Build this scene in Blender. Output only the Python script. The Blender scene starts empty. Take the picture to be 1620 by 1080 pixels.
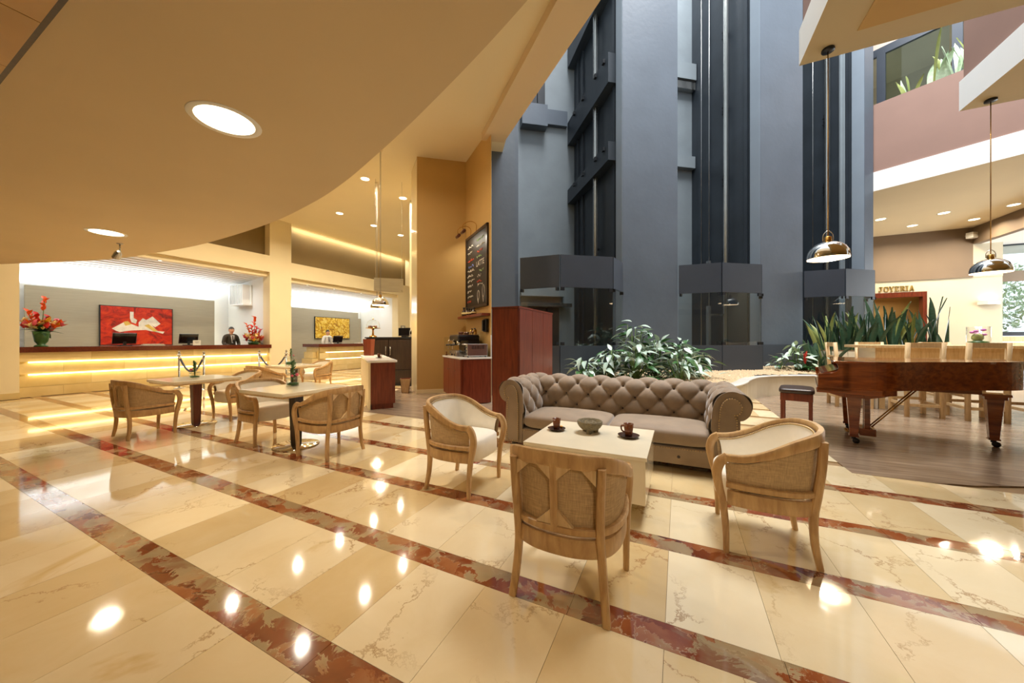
import bpy, bmesh, math, random
from mathutils import Vector, Matrix, noise as mnoise
random.seed(7)
PI = math.pi
scn = bpy.context.scene
COL = scn.collection

# ------------------------------------------------------------------ camera
CAM_H = 1.276
cam_d = bpy.data.cameras.new('camera')
cam_d.sensor_fit = 'HORIZONTAL'
cam_d.sensor_width = 36.0
cam_d.lens = 36.0 * 548.0 / 1620.0
cam_d.shift_y = -2.0 / 1620.0
cam_d.clip_start = 0.05
cam_d.clip_end = 300
cam = bpy.data.objects.new('camera', cam_d)
COL.objects.link(cam)
cam.location = (0, 0, CAM_H)
cam.rotation_euler = (PI / 2, 0, math.radians(25.71))
scn.camera = cam

# ------------------------------------------------------------------ world, view, large lights
scn.view_settings.view_transform = 'Standard'
scn.view_settings.look = 'None'
scn.view_settings.gamma = 1.0
scn.view_settings.use_curve_mapping = False
scn.view_settings.exposure = 0.0
w = bpy.data.worlds.new('sky')
scn.world = w
w.use_nodes = True
bgn = w.node_tree.nodes['Background']
bgn.inputs['Color'].default_value = (0.86, 0.93, 1.0, 1)
bgn.inputs['Strength'].default_value = 1.6
try:
    scn.cycles.max_bounces = 8
    scn.cycles.diffuse_bounces = 4
    scn.cycles.glossy_bounces = 4
    scn.cycles.transparent_max_bounces = 12
    scn.cycles.transmission_bounces = 4
    scn.cycles.caustics_reflective = False
    scn.cycles.caustics_refractive = False
    scn.cycles.sample_clamp_indirect = 6.0
except Exception:
    pass

WARM = (1.0, 0.86, 0.66)
WARMW = (1.0, 0.90, 0.72)
COOL = (0.90, 0.96, 1.0)

def area_light(name, loc, size, power, color, rot=(0, 0, 0), size_y=None, shape='RECTANGLE', spread=PI):
    d = bpy.data.lights.new(name, 'AREA')
    d.energy = power
    d.color = color
    d.shape = shape
    d.size = size
    if size_y is not None:
        d.size_y = size_y
    d.spread = spread
    o = bpy.data.objects.new(name, d)
    o.location = loc
    o.rotation_euler = rot
    COL.objects.link(o)
    return o

# daylight through the glazed roof over the atrium, and through the window wall at the far right
area_light('skylight_daylight', (2.2, 7.9, 22.0), 10.0, 9000, (0.97, 0.985, 1.0), (0, 0, math.radians(37)), 10.0)
area_light('window_daylight', (15.6, 17.5, 3.2), 5.0, 800, COOL, (0, math.radians(90), 0), 3.6)

# ------------------------------------------------------------------ material helpers
MATS = {}
def newmat(name):
    m = bpy.data.materials.new(name)
    m.use_nodes = True
    nt = m.node_tree
    b = nt.nodes['Principled BSDF']
    MATS[name] = m
    return m, nt, b

def nd(nt, typ, **kw):
    n = nt.nodes.new(typ)
    for k, v in kw.items():
        if k.startswith('i_'):
            n.inputs[k[2:].replace('_', ' ')].default_value = v
        else:
            setattr(n, k, v)
    return n

def lk(nt, a, b):
    nt.links.new(a, b)

def c4(c):
    return (c[0], c[1], c[2], 1)

def srgb(r, g, b):
    def f(v):
        v /= 255.0
        return v / 12.92 if v <= 0.04045 else ((v + 0.055) / 1.055) ** 2.4
    return (f(r), f(g), f(b))

def ramp(nt, stops, interp='LINEAR'):
    r = nd(nt, 'ShaderNodeValToRGB')
    r.color_ramp.interpolation = interp
    el = r.color_ramp.elements
    el[0].position = stops[0][0]; el[0].color = c4(stops[0][1])
    el[1].position = stops[-1][0]; el[1].color = c4(stops[-1][1])
    for p, c in stops[1:-1]:
        e = el.new(p); e.color = c4(c)
    return r

def plain(name, col, rough=0.6, metal=0.0, var=0.06, scale=6.0, bump=0.0, bscale=40.0, spec=0.5, sheen=0.0, coat=0.0, stretch=(1, 1, 1), detail=4.0, space='Object'):
    """one-colour surface with soft procedural mottling"""
    m, nt, b = newmat(name)
    tc = nd(nt, 'ShaderNodeTexCoord')
    mp = nd(nt, 'ShaderNodeMapping')
    mp.inputs['Scale'].default_value = stretch
    lk(nt, tc.outputs[space], mp.inputs['Vector'])
    nz = nd(nt, 'ShaderNodeTexNoise', i_Scale=scale, i_Detail=detail)
    lk(nt, mp.outputs[0], nz.inputs['Vector'])
    r = ramp(nt, [(0.25, tuple(v * (1 - var) for v in col)), (0.75, tuple(min(1, v * (1 + var)) for v in col))])
    lk(nt, nz.outputs['Fac'], r.inputs['Fac'])
    lk(nt, r.outputs['Color'], b.inputs['Base Color'])
    b.inputs['Roughness'].default_value = rough
    b.inputs['Metallic'].default_value = metal
    b.inputs['Specular IOR Level'].default_value = spec
    if sheen:
        b.inputs['Sheen Weight'].default_value = sheen
        b.inputs['Sheen Roughness'].default_value = 0.4
    if coat:
        b.inputs['Coat Weight'].default_value = coat
        b.inputs['Coat Roughness'].default_value = 0.08
    if bump:
        n2 = nd(nt, 'ShaderNodeTexNoise', i_Scale=bscale, i_Detail=3.0)
        lk(nt, mp.outputs[0], n2.inputs['Vector'])
        bp = nd(nt, 'ShaderNodeBump', i_Strength=bump, i_Distance=0.01)
        lk(nt, n2.outputs['Fac'], bp.inputs['Height'])
        lk(nt, bp.outputs[0], b.inputs['Normal'])
    return m

def wood(name, dark, light, rough=0.4, scale=3.0, stretch=(1, 12, 12), coat=0.0, space='Object', rotz=0.0, var=0.35):
    m, nt, b = newmat(name)
    tc = nd(nt, 'ShaderNodeTexCoord')
    mp = nd(nt, 'ShaderNodeMapping')
    mp.inputs['Scale'].default_value = stretch
    mp.inputs['Rotation'].default_value = (0, 0, rotz)
    lk(nt, tc.outputs[space], mp.inputs['Vector'])
    nz = nd(nt, 'ShaderNodeTexNoise', i_Scale=scale, i_Detail=6.0, i_Roughness=0.6, i_Distortion=0.6)
    lk(nt, mp.outputs[0], nz.inputs['Vector'])
    mid = tuple((a + c) / 2 for a, c in zip(dark, light))
    r = ramp(nt, [(0.3, dark), (0.5, mid), (0.72, light)])
    lk(nt, nz.outputs['Fac'], r.inputs['Fac'])
    lk(nt, r.outputs['Color'], b.inputs['Base Color'])
    b.inputs['Roughness'].default_value = rough
    if coat:
        b.inputs['Coat Weight'].default_value = coat
        b.inputs['Coat Roughness'].default_value = 0.06
    return m

def emit(name, col, strength):
    m, nt, b = newmat(name)
    b.inputs['Base Color'].default_value = c4(col)
    b.inputs['Emission Color'].default_value = c4(col)
    b.inputs['Emission Strength'].default_value = strength
    return m

def glassy(name, tint=(0.93, 0.97, 0.96), refl=0.09, rough=0.02, graze=0.8):
    """thin clear pane: transparent with a fresnel reflection"""
    m, nt, b = newmat(name)
    nt.nodes.remove(b)
    out = nt.nodes['Material Output']
    tr = nd(nt, 'ShaderNodeBsdfTransparent'); tr.inputs['Color'].default_value = c4(tint)
    gl = nd(nt, 'ShaderNodeBsdfGlossy'); gl.inputs['Roughness'].default_value = rough
    fr = nd(nt, 'ShaderNodeLayerWeight', i_Blend=0.5)
    pw = nd(nt, 'ShaderNodeMath', operation='POWER'); lk(nt, fr.outputs['Facing'], pw.inputs[0]); pw.inputs[1].default_value = 4.0
    ma = nd(nt, 'ShaderNodeMath', operation='MULTIPLY_ADD'); lk(nt, pw.outputs[0], ma.inputs[0]); ma.inputs[1].default_value = graze; ma.inputs[2].default_value = refl
    ma.use_clamp = True
    mx = nd(nt, 'ShaderNodeMixShader')
    lk(nt, ma.outputs[0], mx.inputs[0]); lk(nt, tr.outputs[0], mx.inputs[1]); lk(nt, gl.outputs[0], mx.inputs[2])
    lk(nt, mx.outputs[0], out.inputs['Surface'])
    return m

TILE_X0, TILE_W = 0.369, 0.4243
def marble_floor(name):
    """polished cream marble; the tone and the vein pattern change from one slab to the next"""
    m, nt, b = newmat(name)
    g = nd(nt, 'ShaderNodeNewGeometry')
    sx = nd(nt, 'ShaderNodeSeparateXYZ'); lk(nt, g.outputs['Position'], sx.inputs[0])
    def cell(o, off, size):
        a = nd(nt, 'ShaderNodeMath', operation='SUBTRACT'); lk(nt, o, a.inputs[0]); a.inputs[1].default_value = off
        d = nd(nt, 'ShaderNodeMath', operation='DIVIDE'); lk(nt, a.outputs[0], d.inputs[0]); d.inputs[1].default_value = size
        f = nd(nt, 'ShaderNodeMath', operation='FLOOR'); lk(nt, d.outputs[0], f.inputs[0])
        return f.outputs[0]
    cx = cell(sx.outputs['X'], TILE_X0, TILE_W)
    cy = cell(sx.outputs['Y'], 0.16, 0.7495)
    cb = nd(nt, 'ShaderNodeCombineXYZ'); lk(nt, cx, cb.inputs[0]); lk(nt, cy, cb.inputs[1])
    wn = nd(nt, 'ShaderNodeTexWhiteNoise', noise_dimensions='2D'); lk(nt, cb.outputs[0], wn.inputs['Vector'])
    vs = nd(nt, 'ShaderNodeVectorMath', operation='SCALE'); lk(nt, wn.outputs['Color'], vs.inputs[0]); vs.inputs['Scale'].default_value = 40
    va = nd(nt, 'ShaderNodeVectorMath', operation='ADD'); lk(nt, g.outputs['Position'], va.inputs[0]); lk(nt, vs.outputs[0], va.inputs[1])
    nz = nd(nt, 'ShaderNodeTexNoise', i_Scale=3.2, i_Detail=7.0, i_Roughness=0.62, i_Distortion=0.5); lk(nt, va.outputs[0], nz.inputs['Vector'])
    base = ramp(nt, [(0.0, srgb(196, 164, 108)), (0.35, srgb(216, 192, 146)), (0.6, srgb(230, 212, 174)), (1.0, srgb(242, 230, 200))])
    mixv = nd(nt, 'ShaderNodeMix', data_type='FLOAT'); mixv.inputs[0].default_value = 0.36
    lk(nt, wn.outputs['Value'], mixv.inputs[2]); lk(nt, nz.outputs['Fac'], mixv.inputs[3])
    lk(nt, mixv.outputs[0], base.inputs['Fac'])
    # thin broken veins
    nd2 = nd(nt, 'ShaderNodeTexNoise', i_Scale=2.6, i_Detail=8.0, i_Roughness=0.7); lk(nt, va.outputs[0], nd2.inputs['Vector'])
    vm = nd(nt, 'ShaderNodeVectorMath', operation='MULTIPLY_ADD'); lk(nt, nd2.outputs['Color'], vm.inputs[0]); vm.inputs[1].default_value = (0.55, 0.55, 0.55); lk(nt, va.outputs[0], vm.inputs[2])
    vo = nd(nt, 'ShaderNodeTexVoronoi', feature='DISTANCE_TO_EDGE', i_Scale=1.7); lk(nt, vm.outputs[0], vo.inputs['Vector'])
    vr = ramp(nt, [(0.0, (1, 1, 1)), (0.016, (0.0, 0.0, 0.0))])
    lk(nt, vo.outputs['Distance'], vr.inputs['Fac'])
    mk = nd(nt, 'ShaderNodeTexNoise', i_Scale=2.1, i_Detail=3.0); lk(nt, va.outputs[0], mk.inputs['Vector'])
    mr = ramp(nt, [(0.44, (0, 0, 0)), (0.62, (0.8, 0.8, 0.8))]); lk(nt, mk.outputs['Fac'], mr.inputs['Fac'])
    mm = nd(nt, 'ShaderNodeMath', operation='MULTIPLY'); lk(nt, vr.outputs['Color'], mm.inputs[0]); lk(nt, mr.outputs['Color'], mm.inputs[1])
    mx = nd(nt, 'ShaderNodeMix', data_type='RGBA'); lk(nt, mm.outputs[0], mx.inputs[0]); lk(nt, base.outputs['Color'], mx.inputs[6]); mx.inputs[7].default_value = c4(srgb(146, 98, 46))
    # rare ochre stains
    oc = nd(nt, 'ShaderNodeTexNoise', i_Scale=1.3, i_Detail=5.0, i_Distortion=1.2); lk(nt, va.outputs[0], oc.inputs['Vector'])
    orr = ramp(nt, [(0.66, (0, 0, 0)), (0.72, (0.6, 0.6, 0.6))]); lk(nt, oc.outputs['Fac'], orr.inputs['Fac'])
    mx2 = nd(nt, 'ShaderNodeMix', data_type='RGBA'); lk(nt, orr.outputs['Color'], mx2.inputs[0]); lk(nt, mx.outputs[2], mx2.inputs[6]); mx2.inputs[7].default_value = c4(srgb(198, 160, 88))
    lk(nt, mx2.outputs[2], b.inputs['Base Color'])
    b.inputs['Roughness'].default_value = 0.055
    b.inputs['IOR'].default_value = 1.9
    return m

def marble_border(name):
    """red-brown breccia: rusty, grey-green and dark patches with fine pale veins"""
    m, nt, b = newmat(name)
    g = nd(nt, 'ShaderNodeNewGeometry')
    nz = nd(nt, 'ShaderNodeTexNoise', i_Scale=6.0, i_Detail=8.0, i_Roughness=0.68, i_Distortion=0.8); lk(nt, g.outputs['Position'], nz.inputs['Vector'])
    vm = nd(nt, 'ShaderNodeVectorMath', operation='MULTIPLY_ADD'); lk(nt, nz.outputs['Color'], vm.inputs[0]); vm.inputs[1].default_value = (0.30, 0.30, 0.30); lk(nt, g.outputs['Position'], vm.inputs[2])
    mp = nd(nt, 'ShaderNodeMapping'); mp.inputs['Scale'].default_value = (1.0, 1.7, 1.0); mp.inputs['Rotation'].default_value = (0, 0, 0.6)
    lk(nt, vm.outputs[0], mp.inputs['Vector'])
    vo = nd(nt, 'ShaderNodeTexVoronoi', i_Scale=6.5); lk(nt, mp.outputs[0], vo.inputs['Vector'])
    sp = nd(nt, 'ShaderNodeSeparateColor'); lk(nt, vo.outputs['Color'], sp.inputs[0])
    big = nd(nt, 'ShaderNodeTexNoise', i_Scale=2.4, i_Detail=5.0, i_Distortion=1.0); lk(nt, g.outputs['Position'], big.inputs['Vector'])
    mixv = nd(nt, 'ShaderNodeMix', data_type='FLOAT'); mixv.inputs[0].default_value = 0.5
    lk(nt, sp.outputs[0], mixv.inputs[2]); lk(nt, big.outputs['Fac'], mixv.inputs[3])
    r = ramp(nt, [(0.15, srgb(84, 38, 20)), (0.34, srgb(138, 72, 38)), (0.46, srgb(160, 104, 64)), (0.55, srgb(164, 142, 106)), (0.66, srgb(150, 126, 92)), (0.74, srgb(128, 62, 34)), (0.9, srgb(92, 50, 34))])
    lk(nt, mixv.outputs[0], r.inputs['Fac'])
    ve = nd(nt, 'ShaderNodeTexVoronoi', feature='DISTANCE_TO_EDGE', i_Scale=6.5); lk(nt, mp.outputs[0], ve.inputs['Vector'])
    vr = ramp(nt, [(0.0, (0.7, 0.7, 0.7)), (0.03, (0, 0, 0))]); lk(nt, ve.outputs['Distance'], vr.inputs['Fac'])
    mk = ramp(nt, [(0.46, (0, 0, 0)), (0.60, (1, 1, 1))]); lk(nt, nz.outputs['Fac'], mk.inputs['Fac'])
    mm = nd(nt, 'ShaderNodeMath', operation='MULTIPLY'); lk(nt, vr.outputs['Color'], mm.inputs[0]); lk(nt, mk.outputs['Color'], mm.inputs[1])
    mx = nd(nt, 'ShaderNodeMix', data_type='RGBA'); lk(nt, mm.outputs[0], mx.inputs[0]); lk(nt, r.outputs['Color'], mx.inputs[6]); mx.inputs[7].default_value = c4(srgb(214, 194, 158))
    lk(nt, mx.outputs[2], b.inputs['Base Color'])
    b.inputs['Roughness'].default_value = 0.055
    b.inputs['IOR'].default_value = 1.9
    return m

def stone_wall(name, c1, c2, scale=2.5, rough=0.25):
    m, nt, b = newmat(name)
    tc = nd(nt, 'ShaderNodeTexCoord')
    oi = nd(nt, 'ShaderNodeObjectInfo')
    vs = nd(nt, 'ShaderNodeMath', operation='MULTIPLY'); lk(nt, oi.outputs['Random'], vs.inputs[0]); vs.inputs[1].default_value = 30
    va = nd(nt, 'ShaderNodeVectorMath', operation='ADD'); lk(nt, tc.outputs['Object'], va.inputs[0]); lk(nt, vs.outputs[0], va.inputs[1])
    nz = nd(nt, 'ShaderNodeTexNoise', i_Scale=scale, i_Detail=7.0, i_Distortion=1.0); lk(nt, va.outputs[0], nz.inputs['Vector'])
    mixv = nd(nt, 'ShaderNodeMix', data_type='FLOAT'); mixv.inputs[0].default_value = 0.6
    lk(nt, oi.outputs['Random'], mixv.inputs[2]); lk(nt, nz.outputs['Fac'], mixv.inputs[3])
    r = ramp(nt, [(0.2, c1), (0.8, c2)]); lk(nt, mixv.outputs[0], r.inputs['Fac'])
    lk(nt, r.outputs['Color'], b.inputs['Base Color'])
    b.inputs['Roughness'].default_value = rough
    return m

def weave(name, col, scale=260.0, var=0.28, rough=0.9):
    m, nt, b = newmat(name)
    tc = nd(nt, 'ShaderNodeTexCoord')
    outs = []
    for st in ((1, 1, 0.06), (0.06, 0.06, 1)):
        mp = nd(nt, 'ShaderNodeMapping'); mp.inputs['Scale'].default_value = st
        lk(nt, tc.outputs['Object'], mp.inputs['Vector'])
        nz = nd(nt, 'ShaderNodeTexNoise', i_Scale=scale, i_Detail=2.0); lk(nt, mp.outputs[0], nz.inputs['Vector'])
        outs.append(nz.outputs['Fac'])
    ad = nd(nt, 'ShaderNodeMath', operation='ADD'); lk(nt, outs[0], ad.inputs[0]); lk(nt, outs[1], ad.inputs[1])
    r = ramp(nt, [(0.32, tuple(v * (1 - var) for v in col)), (0.68, tuple(min(1, v * (1 + var)) for v in col))])
    hf = nd(nt, 'ShaderNodeMath', operation='MULTIPLY'); lk(nt, ad.outputs[0], hf.inputs[0]); hf.inputs[1].default_value = 0.5
    lk(nt, hf.outputs[0], r.inputs['Fac'])
    lk(nt, r.outputs['Color'], b.inputs['Base Color'])
    b.inputs['Roughness'].default_value = rough
    bp = nd(nt, 'ShaderNodeBump', i_Strength=0.25, i_Distance=0.002); lk(nt, ad.outputs[0], bp.inputs['Height']); lk(nt, bp.outputs[0], b.inputs['Normal'])
    return m

def abstract_paint(name, stops, scale, seed, patches=None):
    """loose abstract brushwork, made from distorted cells"""
    m, nt, b = newmat(name)
    tc = nd(nt, 'ShaderNodeTexCoord')
    mp = nd(nt, 'ShaderNodeMapping'); mp.inputs['Location'].default_value = (seed, seed * 0.7, seed * 1.3)
    lk(nt, tc.outputs['Object'], mp.inputs['Vector'])
    nz = nd(nt, 'ShaderNodeTexNoise', i_Scale=scale * 1.3, i_Detail=8.0, i_Roughness=0.65, i_Distortion=1.8); lk(nt, mp.outputs[0], nz.inputs['Vector'])
    r = ramp(nt, stops); lk(nt, nz.outputs['Fac'], r.inputs['Fac'])
    lk(nt, r.outputs['Color'], b.inputs['Base Color'])
    b.inputs['Roughness'].default_value = 0.4
    return m

# ------------------------------------------------------------------ materials
marble_floor('floor_marble')
marble_border('floor_border')
plain('grout', srgb(150, 120, 80), 0.6)
wood('plank_floor', srgb(112, 92, 74), srgb(168, 146, 122), rough=0.22, scale=1.6, stretch=(1.0, 9.0, 1.0), space='Object', rotz=math.radians(-12))
plain('cream_paint', srgb(236, 220, 178), 0.7, var=0.03, scale=1.5)
plain('ivory_paint', srgb(204, 194, 168), 0.7, var=0.03, scale=1.5)
plain('polished_cream', srgb(222, 204, 160), 0.08, var=0.04, scale=1.5)
plain('soffit_paint', srgb(208, 188, 152), 0.75, var=0.03, scale=1.0)
plain('ceiling_paint', srgb(238, 224, 188), 0.75, var=0.02, scale=1.0)
plain('tan_paint', srgb(224, 202, 164), 0.75, var=0.02, scale=1.0)
plain('beige_ceiling', srgb(208, 190, 150), 0.75, var=0.02, scale=1.0)
plain('white_paint', srgb(240, 240, 236), 0.6, var=0.02, scale=1.0)
plain('mustard_paint', srgb(206, 168, 102), 0.7, var=0.04, scale=1.5)
plain('olive_paint', srgb(128, 106, 62), 0.7, var=0.05, scale=1.2)
plain('taupe_paint', srgb(122, 104, 84), 0.7, var=0.05, scale=1.2)
plain('terracotta_paint', srgb(148, 116, 102), 0.7, var=0.05, scale=1.6)
plain('grey_fabric_panel', srgb(168, 158, 134), 0.8, var=0.06, scale=2.0, stretch=(1, 1, 14))
plain('pier_paint', srgb(92, 102, 114), 0.42, var=0.10, scale=1.3, bump=0.25, bscale=9, detail=8)
plain('pier_edge_paint', srgb(140, 152, 164), 0.45, var=0.06, scale=1.3)
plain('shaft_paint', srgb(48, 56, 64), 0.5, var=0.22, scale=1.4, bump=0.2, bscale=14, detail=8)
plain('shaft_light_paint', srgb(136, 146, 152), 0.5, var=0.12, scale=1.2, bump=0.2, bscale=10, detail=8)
plain('graphite_panel', srgb(62, 69, 80), 0.38, var=0.08, scale=2.0)
plain('black_metal', srgb(38, 40, 44), 0.4, 0.3, var=0.1)
plain('steel', srgb(186, 188, 186), 0.25, 0.95, var=0.05)
plain('chrome', srgb(225, 224, 220), 0.06, 1.0, var=0.02)
plain('brass', srgb(206, 160, 84), 0.2, 0.95, var=0.06)
glassy('clear_glass', (0.96, 0.98, 0.97), 0.04)
glassy('shaft_glass', (0.92, 0.955, 0.95), 0.05)
glassy('window_glass', (0.82, 0.88, 0.84), 0.03, 0.02, 0.06)
glassy('vase_glass', (0.975, 0.99, 0.98), 0.03)
wood('oak', srgb(170, 130, 82), srgb(212, 174, 120), rough=0.42, scale=4.0, stretch=(6, 6, 1.2))
wood('pale_oak', srgb(198, 164, 116), srgb(228, 200, 154), rough=0.5, scale=4.0, stretch=(10, 10, 1.2))
wood('mahogany', srgb(94, 36, 18), srgb(134, 62, 36), rough=0.32, scale=3.5, stretch=(9, 9, 0.8))
wood('piano_mahogany', srgb(98, 44, 16), srgb(158, 82, 36), rough=0.12, scale=2.5, stretch=(1.2, 8, 8), coat=0.6)
wood('dark_wood', srgb(34, 24, 18), srgb(62, 46, 34), rough=0.35, scale=3.5, stretch=(9, 9, 0.8))
wood('table_leg_wood', srgb(70, 26, 12), srgb(112, 48, 24), rough=0.28, scale=4, stretch=(9, 9, 1))
weave('burlap', srgb(188, 160, 120))
plain('cream_fabric', srgb(244, 236, 220), 0.9, var=0.03, scale=20, bump=0.12, bscale=300, sheen=0.2)
plain('velvet', srgb(140, 120, 98), 0.72, var=0.16, scale=5.0, sheen=0.5, bump=0.15, bscale=26)
plain('leather_dark', srgb(62, 48, 42), 0.35, var=0.1, scale=8, bump=0.1, bscale=60)
plain('nail_brass', srgb(196, 168, 118), 0.3, 0.9)
plain('table_marble', srgb(232, 220, 192), 0.08, var=0.07, scale=3.0, detail=8, spec=0.6)
plain('white_stone', srgb(236, 232, 222), 0.15, var=0.03, scale=6)
stone_wall('counter_stone', srgb(214, 186, 118), srgb(236, 214, 156))
stone_wall('beam_stone', srgb(176, 138, 84), srgb(206, 172, 116), 1.6, 0.35)
stone_wall('planter_stone', srgb(206, 196, 172), srgb(226, 218, 198), 3.0, 0.4)
plain('granite_top', srgb(92, 40, 22), 0.12, var=0.3, scale=40, detail=6)
plain('gravel', srgb(206, 182, 146), 0.85, var=0.25, scale=30)
plain('soil', srgb(120, 96, 70), 0.95, var=0.3, scale=12)
plain('leaf_green', srgb(52, 96, 44), 0.35, var=0.3, scale=8)
plain('leaf_silver_sheen', srgb(172, 190, 174), 0.3, var=0.25, scale=14)  # sky sheen on green leaves put into the colour as silver
plain('leaf_pale', srgb(188, 208, 176), 0.45, var=0.25, scale=14)
plain('leaf_sword', srgb(58, 86, 62), 0.4, var=0.35, scale=10, stretch=(1, 1, 5))
plain('leaf_sword_light', srgb(150, 160, 90), 0.45, var=0.25, scale=10)
plain('stem_green', srgb(84, 110, 50), 0.6)
plain('bloom_orange', srgb(232, 92, 24), 0.5, var=0.25, scale=20)
plain('bloom_red', srgb(206, 40, 26), 0.5, var=0.2, scale=20)
plain('bloom_yellow', srgb(236, 184, 50), 0.5, var=0.2, scale=20)
plain('bloom_cream', srgb(236, 214, 150), 0.5, var=0.1, scale=20)
plain('bloom_pink', srgb(222, 100, 120), 0.5, var=0.2, scale=20)
plain('bloom_violet', srgb(190, 90, 190), 0.5, var=0.2, scale=20)
plain('ceramic_brown', srgb(108, 58, 30), 0.2, var=0.15, scale=12)
plain('ceramic_dark', srgb(66, 42, 30), 0.22, var=0.15, scale=12)
plain('coffee', srgb(40, 20, 10), 0.1)
plain('biscuit', srgb(226, 166, 76), 0.7)
plain('stone_bowl', srgb(118, 106, 80), 0.9, var=0.35, scale=60, bump=0.6, bscale=80)
plain('black_plastic', srgb(22, 20, 20), 0.3, var=0.1)
plain('screen_black', srgb(10, 10, 12), 0.12, var=0.05)
plain('grey_plastic', srgb(150, 144, 132), 0.4)
plain('paper', srgb(232, 226, 208), 0.8)
plain('rope_blue', srgb(52, 60, 84), 0.6, var=0.15, scale=40)
plain('board_black', srgb(42, 36, 30), 0.55, var=0.15, scale=6)
plain('chalk_white', srgb(222, 214, 198), 0.9)
plain('chalk_red', srgb(206, 84, 54), 0.9)
plain('chalk_blue', srgb(120, 140, 206), 0.9)
plain('chalk_green', srgb(150, 180, 120), 0.9)
plain('gold_letter', srgb(176, 146, 74), 0.35, 0.6)
plain('suit', srgb(58, 52, 40), 0.8)
plain('shirt_white', srgb(226, 224, 216), 0.8)
plain('tie_dark', srgb(30, 28, 30), 0.6)
plain('skin_tone', srgb(222, 172, 138), 0.55)
plain('hair_dark', srgb(40, 30, 24), 0.6)
plain('shoe_black', srgb(24, 22, 20), 0.3)
plain('cake_brown', srgb(96, 58, 34), 0.8)
plain('bark', srgb(96, 80, 60), 0.9)
plain('road', srgb(150, 150, 150), 0.9)
plain('pale_planks', srgb(226, 204, 186), 0.6)
emit('lamp_disc', (1.0, 0.86, 0.58), 8.0)
emit('lamp_inner', (1.0, 0.84, 0.60), 4.0)
emit('led_warm', (1.0, 0.82, 0.42), 5.0)
emit('led_white', (0.92, 0.97, 1.0), 6.0)
emit('sconce_glow', (1.0, 0.82, 0.5), 3.0)
abstract_paint('paint_red', [(0.25, srgb(40, 12, 8)), (0.40, srgb(140, 26, 12)), (0.52, srgb(196, 40, 16)), (0.66, srgb(214, 70, 24)), (0.8, srgb(120, 20, 10))], 2.2, 3.1)
abstract_paint('paint_gold', [(0.28, srgb(92, 50, 10)), (0.42, srgb(176, 116, 14)), (0.52, srgb(226, 176, 30)), (0.62, srgb(240, 216, 120)), (0.75, srgb(150, 76, 14))], 4.0, 9.7)
plain('paint_cream', srgb(232, 220, 196), 0.5, var=0.15, scale=12)
plain('paint_ochre', srgb(214, 176, 80), 0.5, var=0.2, scale=12)
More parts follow.
